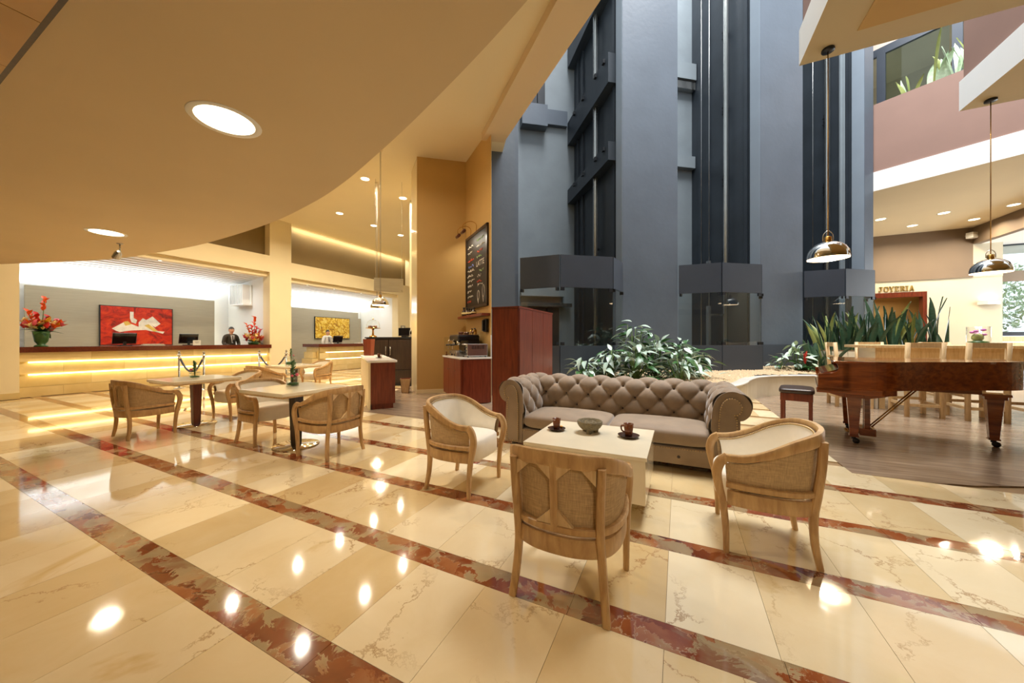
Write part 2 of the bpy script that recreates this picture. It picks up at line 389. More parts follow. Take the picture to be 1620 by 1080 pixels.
# ------------------------------------------------------------------ mesh helpers
class MB:
    """collects geometry; build() links it as one mesh object"""
    def __init__(self):
        self.v = []; self.f = []; self.m = []; self.sm = []
    def add(self, vs, fs, mi=0, smooth=False):
        o = len(self.v)
        self.v.extend([tuple(p) for p in vs])
        for f in fs:
            self.f.append([i + o for i in f]); self.m.append(mi); self.sm.append(smooth)
        return self
    def box(self, c, s, rz=0.0, mi=0, taper=1.0, rot=None):
        x, y, z = [q / 2 for q in s]
        vs = []
        for dz, k in ((-z, 1.0), (z, taper)):
            for dx, dy in ((-x, -y), (x, -y), (x, y), (-x, y)):
                vs.append(Vector((dx * k, dy * k, dz)))
        R = rot if rot is not None else Matrix.Rotation(rz, 3, 'Z')
        vs = [R @ p + Vector(c) for p in vs]
        return self.add(vs, [(3, 2, 1, 0), (4, 5, 6, 7), (0, 1, 5, 4), (1, 2, 6, 5), (2, 3, 7, 6), (3, 0, 4, 7)], mi)
    def bb(self, x0, x1, y0, y1, z0, z1, mi=0):
        return self.box(((x0 + x1) / 2, (y0 + y1) / 2, (z0 + z1) / 2), (abs(x1 - x0), abs(y1 - y0), abs(z1 - z0)), 0, mi)
    def prism(self, poly, z0, z1, mi=0, mtop=None, mbot=None):
        a = sum(poly[i][0] * poly[(i + 1) % len(poly)][1] - poly[(i + 1) % len(poly)][0] * poly[i][1] for i in range(len(poly)))
        if a < 0: poly = poly[::-1]
        n = len(poly)
        vs = [(p[0], p[1], z0) for p in poly] + [(p[0], p[1], z1) for p in poly]
        self.add(vs, [(i, (i + 1) % n, n + (i + 1) % n, n + i) for i in range(n)], mi)
        o = len(self.v) - 2 * n
        self.f.append([o + i for i in range(n)][::-1]); self.m.append(mi if mbot is None else mbot); self.sm.append(False)
        self.f.append([o + n + i for i in range(n)]); self.m.append(mi if mtop is None else mtop); self.sm.append(False)
        return self
    def prism_xf(self, poly, d0, d1, M, mi=0):
        """2-D polygon (u,v) extruded along w, placed by the 4x4 matrix M"""
        b = MB(); b.prism(poly, d0, d1)
        return self.add([M @ Vector(p) for p in b.v], b.f, mi)
    def lathe(self, prof, n=20, c=(0, 0, 0), mi=0, smooth=True, M=None, caps=False):
        vs = []; fs = []
        k = len(prof)
        for i in range(n):
            a = 2 * PI * i / n
            for r, z in prof:
                p = Vector((r * math.cos(a), r * math.sin(a), z))
                if M is not None: p = M @ p
                vs.append(p + Vector(c))
        for i in range(n):
            j = (i + 1) % n
            for q in range(k - 1):
                fs.append((i * k + q, j * k + q, j * k + q + 1, i * k + q + 1))
        self.add(vs, fs, mi, smooth)
        if caps and prof[0][0] > 1e-5:
            self.add([vs[i * k] for i in range(n)], [tuple(range(n))[::-1]], mi)
        if caps and prof[-1][0] > 1e-5:
            self.add([vs[i * k + k - 1] for i in range(n)], [tuple(range(n))], mi)
        return self
    def tube(self, path, r, n=8, mi=0, closed=False, smooth=True, caps=True):
        pts = [Vector(p) for p in path]
        rs = r if isinstance(r, (list, tuple)) else [r] * len(pts)
        vs = []; fs = []
        N = len(pts)
        up = Vector((0, 0, 1))
        prev = None
        for i, p in enumerate(pts):
            a = pts[(i - 1) % N] if (closed or i > 0) else pts[i]
            b = pts[(i + 1) % N] if (closed or i < N - 1) else pts[i]
            t = (b - a)
            if t.length < 1e-9: t = Vector((0, 0, 1))
            t.normalize()
            if prev is None:
                s = t.cross(up)
                if s.length < 1e-3: s = t.cross(Vector((1, 0, 0)))
            else:
                s = prev - t * prev.dot(t)
                if s.length < 1e-4: s = t.cross(up)
            s.normalize(); prev = s
            u = s.cross(t)
            for k in range(n):
                an = 2 * PI * k / n
                vs.append(p + (s * math.cos(an) + u * math.sin(an)) * rs[i])
        for i in range(N if closed else N - 1):
            j = (i + 1) % N
            for k in range(n):
                l = (k + 1) % n
                fs.append((i * n + k, i * n + l, j * n + l, j * n + k))
        if caps and not closed:
            fs.append(tuple(range(n))[::-1]); fs.append(tuple((N - 1) * n + k for k in range(n)))
        return self.add(vs, fs, mi, smooth)
    def sweep(self, path, w, h, mi=0, up=(0, 0, 1), bev=0.25, smooth=True, closed=False):
        """rounded-rectangle section; w along the side direction, h along up"""
        pts = [Vector(p) for p in path]; N = len(pts)
        ws = w if isinstance(w, (list, tuple)) else [w] * N
        hs = h if isinstance(h, (list, tuple)) else [h] * N
        vs = []; fs = []; U0 = Vector(up)
        sec = []
        b = bev
        for sx, sy in ((1, 1), (-1, 1), (-1, -1), (1, -1)):
            if sx * sy > 0: sec += [(sx * 0.5, sy * (0.5 - b)), (sx * (0.5 - b), sy * 0.5)]
            else: sec += [(sx * (0.5 - b), sy * 0.5), (sx * 0.5, sy * (0.5 - b))]
        n = len(sec)
        for i, p in enumerate(pts):
            a = pts[(i - 1) % N] if (closed or i > 0) else pts[i]
            c = pts[(i + 1) % N] if (closed or i < N - 1) else pts[i]
            t = (c - a).normalized()
            s = t.cross(U0)
            if s.length < 1e-4: s = Vector((1, 0, 0))
            s.normalize(); u = s.cross(t)
            for x, y in sec:
                vs.append(p + s * (x * ws[i]) + u * (y * hs[i]))
        for i in range(N if closed else N - 1):
            j = (i + 1) % N
            for k in range(n):
                l = (k + 1) % n
                fs.append((i * n + k, i * n + l, j * n + l, j * n + k))
        if not closed:
            fs.append(tuple(range(n))[::-1]); fs.append(tuple((N - 1) * n + k for k in range(n)))
        return self.add(vs, fs, mi, smooth)
    def grid(self, fn, nu, nv, mi=0, smooth=True, wrapu=False):
        vs = [fn(i / (nu if wrapu else nu - 1), j / (nv - 1)) for i in range(nu) for j in range(nv)]
        fs = []
        for i in range(nu if wrapu else nu - 1):
            k = (i + 1) % nu
            for j in range(nv - 1):
                fs.append((i * nv + j, k * nv + j, k * nv + j + 1, i * nv + j + 1))
        return self.add(vs, fs, mi, smooth)
    def ball(self, c, r, n=8, mi=0, sq=(1, 1, 1)):
        m = max(4, n // 2 + 1)
        prof = [(max(1e-6, math.sin(PI * i / (m - 1))), -math.cos(PI * i / (m - 1))) for i in range(m)]
        vs = []; fs = []
        for i in range(n):
            a = 2 * PI * i / n
            for q, z in prof:
                vs.append((c[0] + r * sq[0] * q * math.cos(a), c[1] + r * sq[1] * q * math.sin(a), c[2] + r * sq[2] * z))
        k = len(prof)
        for i in range(n):
            j = (i + 1) % n
            for q in range(k - 1):
                fs.append((i * k + q, j * k + q, j * k + q + 1, i * k + q + 1))
        return self.add(vs, fs, mi, True)
    def cushion(self, c, s, r=0.05, puff=0.02, n=12, mi=0, rz=0.0):
        """soft box: superellipsoid-like with a puffed top"""
        a, b, h = s[0] / 2, s[1] / 2, s[2] / 2
        R = Matrix.Rotation(rz, 3, 'Z')
        def sgnpow(v, p): return math.copysign(abs(v) ** p, v)
        vs = []; fs = []
        nu, nv = 40, 14
        for i in range(nu):
            th = 2 * PI * i / nu
            for j in range(nv):
                ph = -PI / 2 + PI * j / (nv - 1)
                cx = sgnpow(math.cos(th), 0.25); sy = sgnpow(math.sin(th), 0.25)
                k = max(0.0, math.cos(ph)) ** 0.35; z = sgnpow(math.sin(ph), 0.45)
                x, y = a * cx * k, b * sy * k
                zz = h * z
                if z > 0: zz += puff * (1 - (x / a) ** 2) * (1 - (y / b) ** 2)
                vs.append(R @ Vector((x, y, zz)) + Vector(c))
        for i in range(nu):
            k = (i + 1) % nu
            for j in range(nv - 1):
                fs.append((i * nv + j, k * nv + j, k * nv + j + 1, i * nv + j + 1))
        return self.add(vs, fs, mi, True)
    def mesh(self, name, mats):
        me = bpy.data.meshes.new(name)
        me.from_pydata([tuple(p) for p in self.v], [], self.f)
        for mt in (mats if isinstance(mats, (list, tuple)) else [mats]):
            me.materials.append(MATS[mt])
        me.polygons.foreach_set('material_index', self.m)
        me.polygons.foreach_set('use_smooth', self.sm)
        me.update()
        return me
    def build(self, name, mats, parent=None, bevel=0.0, auto=False):
        me = self.mesh(name, mats)
        if auto:
            try: me.set_sharp_from_angle(angle=math.radians(38))
            except Exception: pass
        return obj(name, me, parent, bevel)

def obj(name, me, parent=None, bevel=0.0):
    o = bpy.data.objects.new(name, me)
    COL.objects.link(o)
    if parent is not None: o.parent = parent
    if bevel:
        m = o.modifiers.new('bevel', 'BEVEL'); m.width = bevel; m.segments = 2; m.limit_method = 'ANGLE'; m.angle_limit = math.radians(40)
        m.harden_normals = False
    return o

def tag(o, label, cat=None, group=None, kind=None):
    o['label'] = label
    if cat: o['category'] = cat
    if group: o['group'] = group
    if kind: o['kind'] = kind
    return o

def struct(o):
    o['kind'] = 'structure'
    return o

def thing(name, label, cat, loc=(0, 0, 0), rz=0.0, group=None):
    o = bpy.data.objects.new(name, None)
    o.empty_display_size = 0.1
    COL.objects.link(o)
    o.location = loc; o.rotation_euler = (0, 0, rz)
    return tag(o, label, cat, group)

CHILD = {}
def dup(root, loc, rz, label):
    """a copy of a thing, its parts and their sub-parts"""
    def kids(o): return [c for c in o.children]
    r = root.copy(); COL.objects.link(r)
    r.location = loc; r.rotation_euler = (0, 0, rz); r['label'] = label
    for ch in kids(root):
        c = ch.copy(); COL.objects.link(c); c.parent = r
        for g in kids(ch):
            d = g.copy(); COL.objects.link(d); d.parent = c
    return r

def smooth_path(pts, n):
    """Catmull-Rom through the points, n samples per span"""
    P = [Vector(p) for p in pts]
    out = []
    for i in range(len(P) - 1):
        p0 = P[i - 1] if i > 0 else P[i] * 2 - P[i + 1]
        p1, p2 = P[i], P[i + 1]
        p3 = P[i + 2] if i + 2 < len(P) else P[i + 1] * 2 - P[i]
        for k in range(n):
            t = k / n
            out.append(0.5 * ((2 * p1) + (p2 - p0) * t + (2 * p0 - 5 * p1 + 4 * p2 - p3) * t * t + (3 * p1 - p0 - 3 * p2 + p3) * t ** 3))
    out.append(P[-1])
    return out

def strip_text(s, size, mat, name, parent, M, align='LEFT', depth=0.0, bold=0.0):
    """flat lettering turned into a mesh, placed by matrix M"""
    cu = bpy.data.curves.new(name, 'FONT'); cu.body = s; cu.size = size; cu.align_x = align; cu.extrude = depth; cu.offset = bold
    cu.resolution_u = 3
    t = bpy.data.objects.new(name, cu); COL.objects.link(t)
    dg = bpy.context.evaluated_depsgraph_get()
    me = bpy.data.meshes.new_from_object(t.evaluated_get(dg))
    bpy.data.objects.remove(t); bpy.data.curves.remove(cu)
    me.materials.clear(); me.materials.append(MATS[mat])
    me.transform(M)
    return obj(name, me, parent)

# elevator-row frame: s runs along the row of shafts, t points out of them into the hall
EA = math.radians(36.8)
ES = Vector((math.cos(EA), math.sin(EA))); EN = Vector((math.sin(EA), -math.cos(EA)))
def ST(s, t):
    p = ES * s + EN * t
    return (p.x, p.y)
# bar frame: a runs along the cabinet ends, b along the bar wall
BA = Vector((0.618, 0.786)); BB = Vector((-0.786, 0.618)); BANG = math.atan2(0.786, 0.618)
def AB(o, a, b):
    p = Vector(o) + BA * a + BB * b
    return (p.x, p.y)
# ================================================================== THE SETTING
CZ = 5.65        # hall ceiling and underside of the gallery slab
SZ = 2.87        # curved lowered soffit

# ---- floor: a slab with marble slabs and border strips set into it, plank floor in the bar and piano zones
b = MB(); b.bb(-18, 17, -4.5, 23, -0.25, -0.012)
floor = struct(b.build('floor', 'grout'))
YS = [-1.41, -0.66, 0.092, 0.839, 1.561, 2.306, 3.06, 3.838, 4.60, 5.36, 6.12, 6.88, 7.64, 8.40, 9.16, 9.92, 10.68, 11.44, 12.2, 12.96, 13.72, 14.48, 15.24, 16.0]
SWD = 0.149
def in_marble(x, y):
    if y < 4.42: return True
    if x < -5.2 and y < 16.4: return True
    if -2.6 < x < 1.5 and y < 9.8: return True
    return False
far = MB(); farb = MB()
meshes = {}
def piece(name, x0, x1, y0, y1, mat):
    k = (name, round(x1 - x0, 4), round(y1 - y0, 4))
    if k not in meshes:
        q = MB(); g = 0.0009
        q.bb(g - (x1 - x0) / 2, (x1 - x0) / 2 - g, g - (y1 - y0) / 2, (y1 - y0) / 2 - g, -0.02, 0.0)
        meshes[k] = q.mesh(name, mat)
    o = obj(name, meshes[k], floor); o.location = ((x0 + x1) / 2, (y0 + y1) / 2, 0)
for r in range(len(YS) - 1):
    y0, y1 = YS[r] + SWD, YS[r + 1]
    for c in range(-44, 20):
        x0, x1 = TILE_X0 + TILE_W * c, TILE_X0 + TILE_W * (c + 1)
        yy1 = y1
        if y0 < 4.42 < y1 and x0 > -5.25 and not in_marble((x0 + x1) / 2, 4.5): yy1 = 4.42
        if not in_marble((x0 + x1) / 2, (y0 + yy1) / 2) or x0 < -13.2 or x1 > 8: continue
        if y0 > -0.7 and yy1 < 4.65 and x0 > -9.0 and x1 < 3.4: piece('floor_tile', x0, x1, y0, yy1, 'floor_marble')
        else: far.bb(x0 + .0009, x1 - .0009, y0 + .0009, yy1 - .0009, -0.02, 0)
    # border strip under the row of slabs
    ys = YS[r]
    x = -13.2
    while x < 8:
        x2 = x + TILE_W * 2
        if in_marble((x + x2) / 2, ys + 0.07) and not (ys > 4.3 and x > -5.2):
            if ys > -0.1 and ys < 4.3 and x > -9.2 and x2 < 3.6: piece('border_strip', x, x2, ys, ys + SWD, 'floor_border')
            else: farb.bb(x + .0009, x2 - .0009, ys + .0009, ys + SWD - .0009, -0.02, 0)
        x = x2
o = far.build('floor_tile_field', 'floor_marble', floor); o['kind'] = 'stuff'
o = farb.build('border_strip_field', 'floor_border', floor); o['kind'] = 'stuff'
b = MB()
b.prism([(1.50, 11.0), (1.50, 4.42), (2.05, 4.42), (2.35, 4.50), (2.72, 4.66), (3.4, 5.0), (4.6, 5.7), (7.0, 7.2), (15.5, 8.2), (15.5, 22.5), (4.5, 22.5)], -0.011, 0.003)
b.prism([(-5.2, 4.42), (-2.55, 4.42), (-2.55, 6.6), (-4.0, 9.5), (-7.5, 9.0), (-6.0, 5.6)], -0.011, 0.003)
plank = struct(b.build('floor_planks', 'plank_floor'))

# ---- left wall and the reception wall with its two openings
XR, XB = -13.1, -15.8
b = MB(); b.bb(-13.4, -12.98, -4.3, 2.15, 0, CZ); struct(b.build('wall_left', 'cream_paint'))
b = MB(); b.bb(-12.98, -12.94, -4.3, 2.15, 0, 0.13); struct(b.build('baseboard_left', 'counter_stone'))
b = MB()
b.bb(XR - 0.4, XR, 7.36, 8.12, 0, CZ)                      # column between the openings
b.bb(XR - 0.4, XR, 2.15, 7.36, 3.70, 4.28)                 # header over the long desk
b.bb(XR - 0.4, XR, 8.12, 14.7, 3.62, 4.18)                 # header over the second desk
b.bb(XR - 0.4, XR, 13.6, 14.7, 0, 3.62)
b.bb(XR - 0.4, XR, 14.45, 16.5, 0, CZ)
struct(b.build('wall_reception', 'cream_paint'))
b = MB(); b.bb(XR - 0.55, XR - 0.3, 2.15, 7.36, 4.28, CZ); b.bb(XR - 0.55, XR - 0.3, 8.12, 14.45, 4.18, CZ)
struct(b.build('wall_upper_panel', 'olive_paint'))
b = MB(); b.bb(XR - 0.4, XR - 0.12, 2.15, 7.36, 3.55, 3.70); b.bb(XR - 0.4, XR - 0.12, 8.12, 13.6, 3.47, 3.62)
struct(b.build('trim_1', 'cream_paint'))
# niches behind the openings
b = MB()
for y0, y1 in ((2.15, 7.36), (8.12, 13.6)):
    b.bb(XB - 0.2, XB, y0 - 0.2, y1 + 0.2, 0, 4.0)
    b.bb(XB, XR - 0.4, y0 - 0.2, y0, 0, 4.0)
    b.bb(XB, XR - 0.4, y1, y1 + 0.2, 0, 4.0)
struct(b.build('wall_niche', 'white_paint'))
b = MB()
for y0, y1 in ((2.15, 7.36), (8.12, 13.6)):
    # sloping, softly ribbed ceiling
    n = 10
    for i in range(n):
        u0, u1 = i / n, (i + 1) / n
        xa, xb_ = XB + (XR - 0.4 - XB) * u0, XB + (XR - 0.4 - XB) * u1
        za, zb = 3.32 + 0.26 * u0, 3.32 + 0.26 * u1
        b.add([(xa, y0, za), (xb_, y0, zb - 0.02), (xb_, y1, zb - 0.02), (xa, y1, za), (xa, y0, za + 0.1), (xb_, y0, zb + 0.1), (xb_, y1, zb + 0.1), (xa, y1, za + 0.1)],
              [(0, 1, 2, 3), (7, 6, 5, 4), (0, 4, 5, 1), (1, 5, 6, 2), (2, 6, 7, 3), (3, 7, 4, 0)])
struct(b.build('ceiling_niche', 'white_paint'))
# fabric-clad back panels standing off the wall, with a cove light above and beside each
for i, (y0, y1) in enumerate(((2.66, 6.80), (9.3, 13.2))):
    b = MB(); b.bb(XB + 0.16, XB + 0.26, y0, y1, 0, 2.74)
    struct(b.build('wall_panel_%d' % (i + 1), 'grey_fabric_panel'))
    area_light('cove_light', (XB + 0.13, (y0 + y1) / 2, 2.80), 0.10, 75, COOL, (PI, 0, 0), y1 - y0)
    area_light('niche_fill', (XR - 0.9, (y0 + y1) / 2, 3.30), 0.3, 42, COOL, (0, math.radians(20), 0), y1 - y0)  # added fill under the niche ceiling, no fixture there
    area_light('cove_side_light', (XB + 0.10, y1 + 0.03, 1.5), 2.4, 26, COOL, (0, math.radians(90), PI / 2), 0.08)
# doorway beside the second desk
b = MB(); b.bb(XB + 0.0, XB + 0.06, 12.9, 13.55, 0, 2.45); struct(b.build('door_1', 'grey_fabric_panel'))
# cove strips over the olive panels
area_light('panel_cove_light', (XR - 0.16, 11.3, CZ - 0.04), 0.10, 60, WARMW, (0, math.radians(25), 0), 6.0)

# ---- curved soffit, stone-clad beam, hall ceiling
edge = [(-12.98, 1.84), (-10.3, 2.67), (-8.54, 2.88), (-7.05, 2.95), (-5.1, 2.83), (-3.84, 2.62), (-3.06, 2.42), (-2.375, 2.19), (-1.85, 2.0), (-1.43, 1.835), (-1.1, 1.70), (-0.79, 1.565), (-0.4, 1.38), (0.4, 0.98), (1.6, 0.35), (3.2, -0.6), (6.0, -2.4), (8.5, -4.3)]
ep = [(p.x, p.y) for p in smooth_path([(x, y, 0) for x, y in edge], 6)]
b = MB(); b.prism(ep + [(-12.98, -4.3)], SZ, SZ + 0.34)
struct(b.build('ceiling_soffit', 'soffit_paint'))
b = MB(); b.bb(-12.9, -1.0, -0.55, 0.530, SZ - 0.09, SZ)
beam = struct(b.build('trim_2', 'dark_wood'))
for i in range(14):
    for j in range(2):
        q = MB(); q.bb(0.003, 0.597, 0.003, 0.527, -0.03, 0)
        if (i, j) == (0, 0): tm = q.mesh('cladding_tile', 'beam_stone')
        o = obj('cladding_tile', tm, beam); o.location = (-9.0 + i * 0.6 + (0.3 if j else 0), -0.552 + j * 0.53, SZ - 0.075)
b = MB()
atr_l = [(-3.747, 6.307), (-1.486, 4.229), (1.73, 1.27)]       # atrium side of the hall ceiling
b.prism([(-16.2, -4.3), (16, -4.3), (16, -2), (1.73, -2), (1.73, 1.27), (-1.486, 4.229), (-3.747, 6.307), (-3.30, 6.62), (-4.3, 8.0), (-6.9, 9.8), (-9.5, 12), (-11, 22.5), (-16.2, 22.5)], CZ, CZ + 0.3)
struct(b.build('ceiling', 'ceiling_paint'))
# beam along the left edge of the atrium
b = MB(); b.prism([(-3.747, 6.307), (-3.367, 6.589), (-1.002, 4.462), (2.2, 1.57), (1.8, 1.2), (-1.486, 4.229)], CZ - 0.16, CZ + 2.2)
struct(b.build('trim_3', 'tan_paint'))

# ---- gallery slab on the right: stepped edge, white fascia, ochre field let into the underside
poly = [(1.73, -2), (1.73, 6.97), (4.83, 6.97), (4.83, 9.68), (7.9, 9.68), (7.9, 8.0), (16, 8.0), (16, -2)]
b = MB(); b.prism(poly, CZ, CZ + 0.56, 0, 0, 1)
gal = struct(b.build('ceiling_gallery', ['white_paint', 'beige_ceiling']))
for (x0, x1, y0, y1) in ((2.27, 15, -1.5, 6.52), (5.37, 7.4, 7.2, 9.2)):
    q = MB(); q.bb(x0, x1, y0, y1, CZ - 0.012, CZ + 0.002)
    struct(q.build('ceiling_inset', 'mustard_paint', gal))
b = MB()
b.prism([(1.77, -2), (1.77, 6.93), (4.87, 6.93), (4.87, 9.64), (7.5, 9.64), (7.5, 9.5), (5.0, 9.5), (5.0, 6.8), (1.9, 6.8), (1.9, -2)], CZ + 0.56, CZ + 2.4)
struct(b.build('wall_gallery_parapet', 'terracotta_paint'))
# gallery across the far side: fascia, parapet, window wall above it
MA, MBp = Vector((5.10, 13.83)), Vector((10.2, 10.82))
md = (MBp - MA).normalized(); mn = Vector((-md.y, md.x))
if mn.y < 0: mn = -mn
def MZ(k, d):
    p = MA + md * k + mn * d
    return (p.x, p.y)
b = MB(); b.prism([MZ(0, 0), MZ(6.2, 0), (16, 9.5), (16, 23), (3.8, 23), MZ(-0.6, 0.9)], CZ, CZ + 0.56, 0, 0, 1)
struct(b.build('ceiling_far_gallery', ['white_paint', 'ceiling_paint']))
b = MB(); b.prism([MZ(0.02, 0.03), MZ(6, 0.03), MZ(6, 0.2), MZ(0.02, 0.2)], CZ + 0.56, 8.2)
struct(b.build('wall_far_parapet', 'terracotta_paint'))
b = MB(); b.prism([MZ(-0.5, 2.0), MZ(7, 2.0), MZ(7, 2.2), MZ(-0.5, 2.2)], 10.9, 14.0)
up = struct(b.build('wall_upper_siding', 'pale_planks'))
for i in range(5):
    q = MB(); q.prism([MZ(-0.5, 1.97), MZ(7, 1.97), MZ(7, 2.0), MZ(-0.5, 2.0)], 10.92 + i * 0.62, 11.50 + i * 0.62)
    q.build('plank', 'pale_planks', up)
win = MB()
win.prism([MZ(-0.5, 1.95), MZ(7, 1.95), MZ(7, 2.05), MZ(-0.5, 2.05)], 10.68, 10.92)
for k in (-0.2, 1.35, 2.95, 4.6):
    win.prism([MZ(k, 1.93), MZ(k + 0.2, 1.93), MZ(k + 0.2, 2.07), MZ(k, 2.07)], 8.0, 10.8)
winf = struct(win.build('window_1', 'graphite_panel'))
for k in (-0.2, 1.35, 2.95):
    q = MB(); q.prism([MZ(k + 0.2, 1.99), MZ(k + 1.5, 1.99), MZ(k + 1.5, 2.0), MZ(k + 0.2, 2.0)], 7.6, 10.7)
    q.build('pane', 'window_glass', winf)
b = MB(); b.prism([MZ(-3, 5.0), MZ(14, 5.0), MZ(14, 5.2), MZ(-3, 5.2)], 6, 14)
b.prism([MZ(-3, 2.3), MZ(14, 2.3), MZ(14, 5), MZ(-3, 5)], 11.2, 11.4)
b.prism([MZ(8, 2.3), MZ(8.2, 2.3), MZ(8.2, 5), MZ(8, 5)], 6, 14)
struct(b.build('wall_upper_room', 'grey_fabric_panel'))

# ---- far right: jewellery-shop wall, bulkhead, window wall
YW = 19.9
b = MB(); b.bb(4.5, 7.0, YW, YW + 0.25, 0, 3.72); b.bb(9.02, 11.06, YW, YW + 0.25, 0, 3.72); b.bb(7.0, 9.02, YW, YW + 0.25, 3.25, 3.72); b.bb(10.26, 11.06, YW - 0.02, YW + 0.25, 3.72, 5.0)
struct(b.build('wall_back', 'ivory_paint'))
b = MB(); b.bb(4.5, 10.28, YW - 0.05, YW + 0.25, 3.72, CZ); b.bb(10.28, 10.5, 8.5, YW, 5.0, CZ)
struct(b.build('wall_bulkhead', 'taupe_paint'))
b = MB(); b.bb(10.5, 16, 8.5, 22.8, 5.0, 5.1)
struct(b.build('ceiling_lower', 'white_paint'))
b = MB(); b.bb(6.9, 7.05, YW - 0.06, YW + 0.2, 0, 3.25); b.bb(8.9, 9.02, YW - 0.06, YW + 0.2, 0, 3.25); b.bb(7.05, 8.9, YW - 0.06, YW + 0.2, 3.05, 3.25)
dr = struct(b.build('door_2', 'table_leg_wood'))
q = MB(); q.bb(5.0, 10.9, YW + 1.4, YW + 1.5, 0, 3.6); q.bb(10.8, 10.9, YW + 0.25, YW + 1.4, 0, 3.6); q.bb(5.0, 10.9, YW + 0.25, YW + 1.5, 3.55, 3.65); struct(q.build('wall_shop', 'mustard_paint'))
area_light('shop_light', (7.9, YW + 0.5, 3.0), 1.0, 14, WARM, (0, 0, 0), 0.3)
# letters of the shop sign, slab-serif strokes standing off the wall
def letter(ch):
    w, h, s, e = 0.155, 0.2, 0.03, 0.02
    R = []
    def r(x0, x1, z0, z1): R.append([(x0, z0), (x1, z0), (x1, z1), (x0, z1)])
    def d(x0, z0, x1, z1, t=0.03): R.append([(x0 - t / 2, z0), (x0 + t / 2, z0), (x1 + t / 2, z1), (x1 - t / 2, z1)])
    if ch == 'J':
        r(0.07, 0.10, 0.03, h); r(0.03, 0.14, h - e, h); r(0.02, 0.08, 0, 0.025); r(0.0, 0.025, 0.01, 0.06)
    if ch == 'O':
        r(0, s, 0.03, h - 0.03); r(w - s, w, 0.03, h - 0.03); r(0.025, w - 0.025, 0, 0.025); r(0.025, w - 0.025, h - 0.025, h)
    if ch == 'Y':
        r(w / 2 - 0.015, w / 2 + 0.015, 0, 0.1); r(w / 2 - 0.04, w / 2 + 0.04, 0, e); d(w / 2, 0.09, 0.025, h); d(w / 2, 0.09, w - 0.025, h); r(0, 0.05, h - e, h); r(w - 0.05, w, h - e, h)
    if ch == 'E':
        r(0.02, 0.05, 0, h); r(0, 0.14, 0, e); r(0, 0.14, h - e, h); r(0.05, 0.11, h / 2 - 0.01, h / 2 + 0.01); r(0.12, 0.14, 0, 0.05); r(0.12, 0.14, h - 0.05, h)
    if ch == 'R':
        r(0.02, 0.05, 0, h); r(0, 0.07, 0, e); r(0, 0.12, h - e, h); r(0.05, 0.12, h / 2 - 0.01, h / 2 + 0.012); r(0.11, 0.14, h / 2, h - 0.02); d(0.14, 0, 0.08, h / 2)
        r(0.11, 0.165, 0, e)
    if ch == 'I':
        r(0.03, 0.06, 0, h); r(0, 0.09, 0, e); r(0, 0.09, h - e, h)
    if ch == 'A':
        d(0.025, 0, w / 2, h); d(w - 0.025, 0, w / 2, h); r(0.045, w - 0.045, 0.06, 0.082); r(0, 0.05, 0, e); r(w - 0.05, w, 0, e)
    return R
sg = thing('shop_sign', 'gold slab-serif letters reading JOYERIA on the cream wall above the brown doorway', 'sign', (7.60, YW - 0.03, 3.30))
x = 0.0
for ch in 'JOYERIA':
    q = MB()
    Mx = Matrix(((1, 0, 0, x), (0, 0, 1, 0), (0, 1, 0, 0), (0, 0, 0, 1)))
    for pg in letter(ch):
        q.prism_xf([(px * 0.92, pz * 1.05) for px, pz in pg], -0.012, 0.03, Mx)
    q.build('letter', 'gold_letter', sg)
    x += 0.110 if ch == 'I' else 0.163
# window wall with blind, louvres and a planted garden outside
wx0, wx1, wy = 11.06, 15.6, YW + 0.6
b = MB()
for x in (11.1, 12.6, 14.1, 15.5): b.bb(x - 0.05, x + 0.05, wy, wy + 0.1, 1.55, 5.0)
b.bb(wx0, wx1, wy, wy + 0.1, 1.45, 1.6); b.bb(wx0, wx1, wy - 0.02, wy + 0.1, 4.95, 5.05)
win2 = struct(b.build('window_2', 'black_metal'))
for x in (11.1, 12.6, 14.1):
    q = MB(); q.bb(x + 0.05, x + 1.45, wy + 0.04, wy + 0.05, 1.6, 4.95); q.build('pane', 'clear_glass', win2)
q = MB(); q.bb(wx0, wx1, wy - 0.08, wy - 0.04, 3.55, 3.95); q.build('blind', 'taupe_paint', win2)
for i in range(6):
    q = MB(); q.bb(wx0, wx1, wy - 0.02, wy + 0.06, 0.05 + i * 0.235, 0.25 + i * 0.235); q.build('slat', 'pale_oak', win2)
# enclosing walls of the hall outside the picture
b = MB(); b.bb(-16.3, -16.05, -4.4, 22.6, 0, CZ + 0.3); struct(b.build('wall_west', 'cream_paint'))
b = MB(); b.bb(-16.2, 16.2, -4.5, -4.3, 0, CZ + 0.3); struct(b.build('wall_south', 'cream_paint'))
b = MB(); b.bb(15.9, 16.1, -4.4, 15.0, 0, CZ + 0.3); struct(b.build('wall_east', 'cream_paint'))
b = MB(); b.bb(-16.2, 4.6, 16.5, 16.7, 0, CZ + 0.3); b.bb(-11, -10.9, 16, 22.5, 0, CZ); struct(b.build('wall_north', 'cream_paint'))

